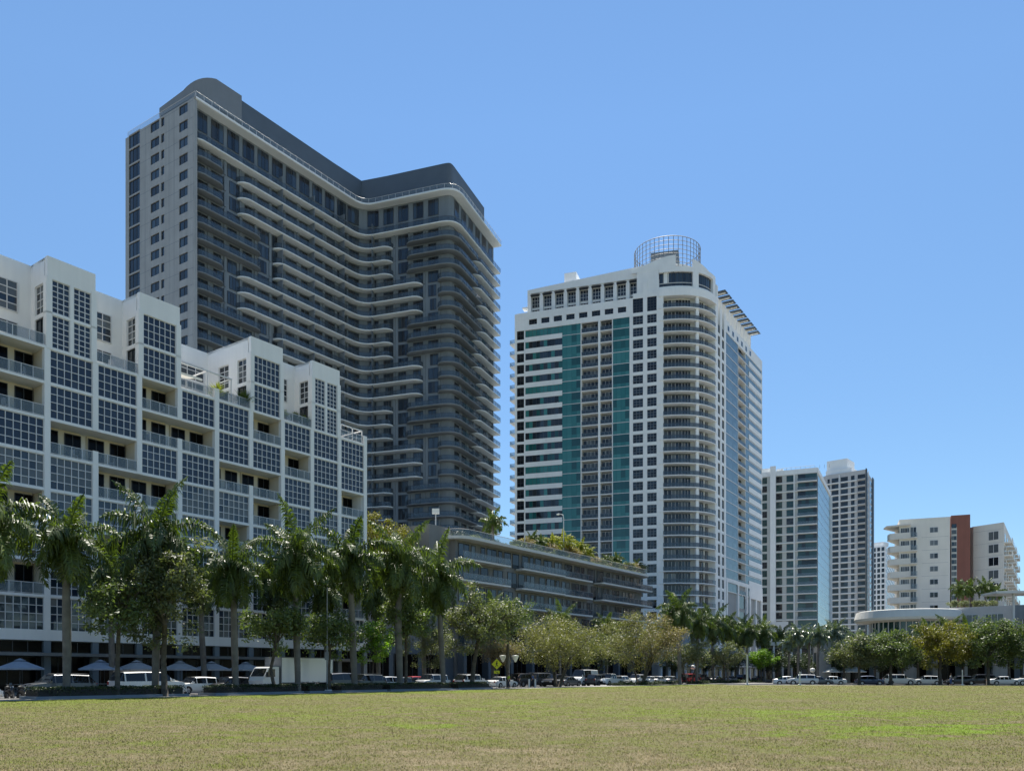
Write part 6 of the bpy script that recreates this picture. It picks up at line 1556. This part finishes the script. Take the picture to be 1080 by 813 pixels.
# ================================================================ UMBRELLAS, TABLES, LAMPS, SIGNS, BOLLARDS, PEOPLE
def umbrella(u, n, cm, label, s=1.0, vent=True):
    p = st(Su(u, n), n, .02); r = empty('market_umbrella', p, SANG+rnd.uniform(-.3, .3), label, 'umbrella', 'cafe umbrellas on the far sidewalk'); M = Fr(p[0], p[1], SANG+.4, p[2])
    t = MB(); t.tube([M(0, 0, 0), M(0, 0, 2.9*s)], .035, 'dark_frame', 8); t.build('pole', r)
    t = MB(); t.lathe(M, [(.01, 0), (.32, 0), (.32, .07), (.05, .1)], 'dark_frame', 12); t.build('base', r)
    t = MB(); R_ = 1.95*s; k = 8
    ring = lambda rr_, z, sag=0: [M(rr_*math.cos(R(45*q+22.5)), rr_*math.sin(R(45*q+22.5)), z) for q in range(k)]
    a = ring(R_, 2.12*s); b = ring(.45*s, 2.72*s); c = ring(.5*s, 2.78*s); topp = M(0, 0, 2.98*s); v = ring(R_, 1.98*s)
    for q in range(k):
        w__ = (q+1) % k; t.quad([a[q], a[w__], b[w__], b[q]], cm); t.quad([c[q], c[w__], topp], cm); t.quad([v[q], v[w__], a[w__], a[q]], cm)
    t.build('canopy', r)
    return r
for (u, cm, lb) in ((21, 'canvas_blue', 'blue market umbrella at the left edge in front of the stepped block'), (106, 'canvas_blue', 'blue market umbrella left of the long white van'), (144, 'canvas_grey', 'grey market umbrella above the long white van'), (190, 'canvas_grey', 'grey market umbrella above the white hatchback'), (223, 'canvas_grey', 'grey market umbrella above the black car, right of the hatchback'), (259, 'canvas_grey', 'grey market umbrella left of the truck cab')): umbrella(u, -75.6, cm, lb)
def ctab(u, n, label, tgt=None):
    p = st(Su(u, n), n, .02); r = empty('cafe_table', p, 0, label, 'table', 'cafe tables under the umbrellas'); M = Fr(p[0], p[1], SANG, p[2])
    t = MB(); t.lathe(M, [(.01, .71), (.42, .71), (.42, .74), (.01, .745)], 'tower_tan', 18); t.build('table_top', r); t = MB(); t.lathe(M, [(.25, 0), (.25, .03), (.04, .05), (.035, .71)], 'dark_frame', 10); t.build('pedestal', r)
    return r
def chair(p, rz, label):
    r = empty('cafe_chair', p, rz, label, 'chair', 'cafe chairs under the umbrellas'); M = Fr(p[0], p[1], rz, p[2])
    t = MB(); t.box(M, -.22, .22, -.22, .22, .43, .47, 'steel'); t.build('seat', r); t = MB(); t.box(M, -.22, -.19, -.21, .21, .55, .88, 'steel'); t.box(M, -.215, -.195, -.21, -.18, .47, .55, 'steel'); t.box(M, -.215, -.195, .18, .21, .47, .55, 'steel'); t.build('backrest', r)
    for sx in (-1, 1):
        for sy in (-1, 1): t = MB(); t.box(M, sx*.2-.015, sx*.2+.015, sy*.2-.015, sy*.2+.015, 0, .43, 'steel'); t.build('leg', r)
    return r
um = ['at the left edge', 'left of the long white van', 'above the white van', 'above the white hatchback', 'behind the black car', 'left of the truck cab']
cz0 = None
for i, u in enumerate((21, 106, 144, 190, 223, 259)):
    ctab(u+3, -75.1, 'round cafe table under the umbrella '+um[i]); S = Su(u+3, -75.1)
    for j, (ds, dn, rz) in enumerate(((-.75, 0, SANG), (.75, .1, SANG+math.pi))):
        chair(st(S+ds, -75.1+dn, .02), rz, ('near-side' if j == 0 else 'far-side')+' cafe chair at the table under the umbrella '+um[i])
for i, (u, lb) in enumerate(((879, 'white market umbrella left of the round tree, left one'), (891, 'white market umbrella behind the leftmost round tree, middle one'), (902, 'white market umbrella behind the leftmost round tree, right one'))):
    p = at(u, 148, 0); r = umbrella(700, -75.6, 'canvas_white', lb, 1.0); 
    d_ = Vector(p)-Vector(r.location); r.location = p
    r['group'] = 'white umbrellas beyond the crossing street'
# lamp posts
def double_lamp(p, label, h=6.2, style='cone'):
    r = empty('street_lamp', p, 0, label, 'street lamp'); M = Fr(p[0], p[1], 0, p[2])
    t = MB(); t.lathe(M, [(.16, 0), (.16, .5), (.07, .6), (.055, h)], 'steel', 10); t.build('pole', r, smooth=False)
    t = MB(); t.tube([M(-.75, 0, h-.5), M(0, 0, h-.75), M(.75, 0, h-.5)], .03, 'steel', 6); t.build('arm', r)
    for sx in (-.75, .75):
        t = MB(); t.lathe(Fr(*M(sx, 0, 0)[:2], 0, p[2]), [(.03, h-.62), (.12, h-.55), (.42, h+.12), (.44, h+.18), (.01, h+.26)], 'lamp_glass', 14); t.build('lamp_shade', r)
    return r
double_lamp(st(Su(537, -58.3), -58.3), 'double street lamp with two white cone shades above the crossing sign', zat(696, 98)+.4)
def globe_lamp(p, h, label):
    r = empty('street_lamp', p, 0, label, 'street lamp'); M = Fr(p[0], p[1], 0, p[2])
    t = MB(); t.lathe(M, [(.14, 0), (.14, .4), (.06, .5), (.05, h)], 'dark_frame', 10); t.build('pole', r)
    t = MB(); t.lathe(M, [(.08, h), (.42, h+.15), (.5, h+.45), (.36, h+.75), (.01, h+.85)], 'lamp_glass', 14); t.build('lamp_shade', r, smooth=True)
for (u, Y, v, lb) in ((813, 190, 694, 'globe street lamp right of the lime tree, left one'), (821, 192, 693, 'globe street lamp right of the lime tree, right one'), (731, 150, 703, 'globe street lamp above the red vehicle'), (857, 150, 706, 'globe street lamp among the silver palms')): globe_lamp(at(u, Y, -.1), zat(v, Y)-.4, lb)
def pole(p, h, rad, m, label, name='pole', cat='pole', extra=None):
    r = empty(name, p, 0, label, cat); M = Fr(p[0], p[1], 0, p[2]); t = MB(); t.lathe(M, [(rad*2, 0), (rad*2, .12), (rad, .2), (rad*.8, h), (.005, h+.01)], m, 10); t.build('post', r)
    if extra: extra(r, M)
    return r
def ex(r, M):
    t = MB(); t.box(M, -.16, .16, -.22, -.06, 2.9, 3.6, 'steel'); t.build('control_box', r); t = MB(); t.tube([M(0, 0, 9.2), M(-.6, .3, 9.6), M(-1.6, .8, 9.7)], .04, 'steel', 6); t.build('arm', r); t = MB(); t.box(M, -2.1, -1.5, .65, .95, 9.62, 9.74, 'steel'); t.build('lamp_head', r)
    t = MB(); t.box(M, -.35, .35, -.35, .35, -.01, .25, 'pole_white'); t.build('footing', r)
pole(st(Su(345, -56.6), -56.6), 9.4, .07, 'steel', 'tall grey lamp post with control box in front of the truck rear', 'lamp_post', 'lamp post', ex)
pole(st(Su(171.5, -57.0), -57.0), 8.6, .05, 'steel', 'thin dark pole beside the palm trunk in front of the white van')
pole(at(788, 127, 0), zat(690, 127), .16, 'tower_tan', 'thick pale pole left of the lime green tree at the park corner')
pole(at(843.5, 123, 0), zat(708, 123), .13, 'pole_white', 'short white pole at the park corner, left of the silver palms')
pole(at(1015, 121, 0), zat(706, 121), .09, 'pole_white', 'slim white pole under the gap of the right-hand trees')
def cl(r, M): t = MB(); t.tube([M(0, 0, 5.4), M(-.25, 0, 6.0), M(-.8, 0, 6.25)], .07, 'pole_white', 6); t.build('arm', r); t = MB(); t.tube([M(-.75, 0, 6.27), M(-1.15, 0, 6.2)], [.14, .09], 'lamp_glass', 8); t.build('lamp_head', r)
for (u, v, s, lb) in ((594.5, 542, 1, 'curved white lamp on the podium roof before the white tower'), (553.5, 527, 1, 'tall white lamp on the podium roof at the left edge of the white tower')):
    p = st(Su(u, -82.5), -82.5, 22.9); h = zat(v, p[1])-22.9; r = pole(p, h-.7, .09, 'pole_white', lb, 'roof_lamp', 'lamp')
    M = Fr(p[0], p[1], R(-15), p[2]); t = MB(); t.tube([M(0, 0, h-.8), M(-.1, 0, h-.2), M(-.4, 0, h), M(-.9, 0, h+.05)], .08, 'pole_white', 6); t.build('arm', r); t = MB(); t.tube([M(-.85, 0, h+.05), M(-1.35, 0, h)], [.16, .1], 'lamp_glass', 8); t.build('lamp_head', r)
p = st(Su(459.5, -85), -85, 24.3); r = pole(p, zat(541, p[1])-24.3, .1, 'pole_white', 'square-headed white lamp on the grey podium roof', 'roof_lamp', 'lamp'); M = Fr(p[0], p[1], 0, p[2]); h = zat(541, p[1])-24.3
t = MB(); t.box(M, -.55, .55, -.2, .2, h-.1, h+.7, 'lamp_glass'); t.build('lamp_head', r)
# pedestrian crossing sign
p = st(Su(524, -58.5), -58.5); r = empty('crossing_sign', p, 0, 'yellow diamond pedestrian crossing sign with arrow plate by the street', 'road sign'); D = p[1]; M = Fr(p[0], p[1], R(-4), 0)
t = MB(); t.lathe(M, [(.04, 0), (.04, 3.6)], 'steel', 8); t.build('post', r)
zc_ = zat(700, D); t = MB(); q = .62; k = .03
pl = MB(); pts = [(0, -q), (q, 0), (0, q), (-q, 0)]
n = len(pl.v); pl.v += [M(a, -.06, zc_+b) for a, b in pts]+[M(a, -.04, zc_+b) for a, b in pts]; pl.f += [(0, 1, 2, 3), (7, 6, 5, 4)]+[(i, i+4, (i+1) % 4+4, (i+1) % 4) for i in range(4)]; pl.m += ['sign_yellow']*6; sg_ = pl.build('sign_plate', r)
sy_ = MB(); by = -.066
def line(a0, z0, a1, z1, w): 
    d = Vector((a1-a0, z1-z0)).normalized(); nn_ = Vector((-d.y, d.x))*w/2; sy_.quad([M(a0-nn_.x, by, zc_+z0-nn_.y), M(a1-nn_.x, by, zc_+z1-nn_.y), M(a1+nn_.x, by, zc_+z1+nn_.y), M(a0+nn_.x, by, zc_+z0+nn_.y)], 'sign_black')
sy_.quad([M(.075*math.cos(R(30*i))+.02, by, zc_+.29+.075*math.sin(R(30*i))) for i in range(12)], 'sign_black')
line(.0, .2, -.02, -.04, .13); line(-.02, -.04, -.16, -.34, .07); line(-.02, -.04, .12, -.18, .07); line(.12, -.18, .14, -.36, .06); line(0, .16, -.15, .0, .05); line(0, .16, .15, .03, .05)
sy_.build('pedestrian_symbol', sg_)
e = .47; bd = MB()
pl2 = MB(); za = zc_-.95; pl2.box(M, -.33, .33, -.06, -.04, za-.17, za+.17, 'sign_yellow'); s2 = pl2.build('arrow_plate', r)
zc0 = zc_; zc_ = za; sy_ = MB(); line(-.2, .1, .12, -.08, .05); sy_.quad([M(.22, by, zc_-.13), M(.12, by, zc_+.02), M(.03, by, zc_-.13)], 'sign_black'); sy_.build('arrow_symbol', s2); zc_ = zc0
# bollards at the crossing
for i, u in enumerate((558, 564.5)):
    p = st(Su(u, -57.6), -57.6); r = empty('bollard', p, 0, ['pale bollard at the crossing, left one of two', 'pale bollard at the crossing, right one of two'][i], 'bollard', 'bollards at the crossing'); M = Fr(p[0], p[1], 0); t = MB(); t.lathe(M, [(.12, 0), (.12, .95), (.09, 1.02), (.01, 1.05)], 'pole_white', 12); t.build('post', r)
# people
def person(p, rz, top, legs, label, stride=.2, armf=.1, hairc='hair'):
    r_ = empty('person', p, rz, label, 'person'); me = bpy.data.meshes.new('body')
    V = [(0, 0, .95), (0, 0, 1.12), (0, 0, 1.38), (0, 0, 1.48), (.01, 0, 1.56), (.015, 0, 1.68),
         (0, .17, 1.40), (-armf*.4, .23, 1.13), (armf, .22, .88), (armf+.05, .21, .80), (0, -.17, 1.40), (armf*.4, -.23, 1.13), (-armf*.6, -.22, .88), (-armf*.6, -.21, .80),
         (0, .09, .90), (stride*.5, .1, .50), (stride*.55, .1, .08), (stride*.55+.17, .11, .04), (0, -.09, .90), (-stride*.3, -.1, .50), (-stride, -.1, .10), (-stride+.17, -.11, .04)]
    E = [(0, 1), (1, 2), (2, 3), (3, 4), (4, 5), (2, 6), (6, 7), (7, 8), (8, 9), (2, 10), (10, 11), (11, 12), (12, 13), (0, 14), (14, 15), (15, 16), (16, 17), (0, 18), (18, 19), (19, 20), (20, 21)]
    Rd = [.14, .13, .15, .06, .085, .09, .07, .05, .04, .035, .07, .05, .04, .035, .10, .07, .05, .04, .10, .07, .05, .04]
    me.from_pydata(V, E, []); o = bpy.data.objects.new('body', me); COL.objects.link(o); o.parent = r_
    md = o.modifiers.new('skin', 'SKIN'); md.use_smooth_shade = True
    for i, x in enumerate(Rd): me.skin_vertices[0].data[i].radius = (x*.85 if i < 4 else x, x); 
    me.skin_vertices[0].data[0].use_root = True
    s = o.modifiers.new('sub', 'SUBSURF'); s.levels = 1; s.render_levels = 1
    me.materials.append(MAT['skin'])
    def piece(name, vs, es, rd, mt):
        m2 = bpy.data.meshes.new(name); m2.from_pydata(vs, es, []); q = bpy.data.objects.new(name, m2); COL.objects.link(q); q.parent = r_
        q.modifiers.new('skin', 'SKIN').use_smooth_shade = True; q.modifiers.new('sub', 'SUBSURF').render_levels = 1
        for i, x in enumerate(rd): m2.skin_vertices[0].data[i].radius = (x, x)
        m2.skin_vertices[0].data[0].use_root = True; m2.materials.append(MAT[mt])
    piece('shirt', [V[0], V[1], V[2], V[6], V[7], V[10], V[11]], [(0, 1), (1, 2), (2, 3), (3, 4), (2, 5), (5, 6)], [.15, .155, .165, .085, .062, .085, .062], top)
    piece('trousers', [V[0], V[14], V[15], V[16], V[18], V[19], V[20]], [(0, 1), (1, 2), (2, 3), (0, 4), (4, 5), (5, 6)], [.15, .115, .085, .062, .115, .085, .062], legs)
    h = MB(); M = Fr(0, 0, 0)
    hb = bpy.data.meshes.new('hair'); h.lathe(M, [(.01, 1.79), (.06, 1.78), (.10, 1.72), (.105, 1.66), (.09, 1.61)], hairc, 12); q = h.build('hair'); q.parent = r_
    for v_ in q.data.vertices: v_.co.x -= .015
person(st(Su(536.5, -57.2), -57.2), R(200), 'cloth_lime', 'cloth_dark', 'person in lime yellow top and dark trousers standing beside the white sedan')
person(st(Su(547.5, -58.0), -58.0), R(20), 'cloth_dark', 'cloth_dark', 'person all in dark clothing walking right of the white sedan', .35)
person(st(Su(562, -57.9), -57.9), R(160), 'cloth_blue', 'cloth_dark', 'person in blue top walking between the two bollards', .3)
person(at(1003, 128.5, 0), R(170), 'cloth_white', 'cloth_blue', 'person in white top near the lone white compact car', .25)
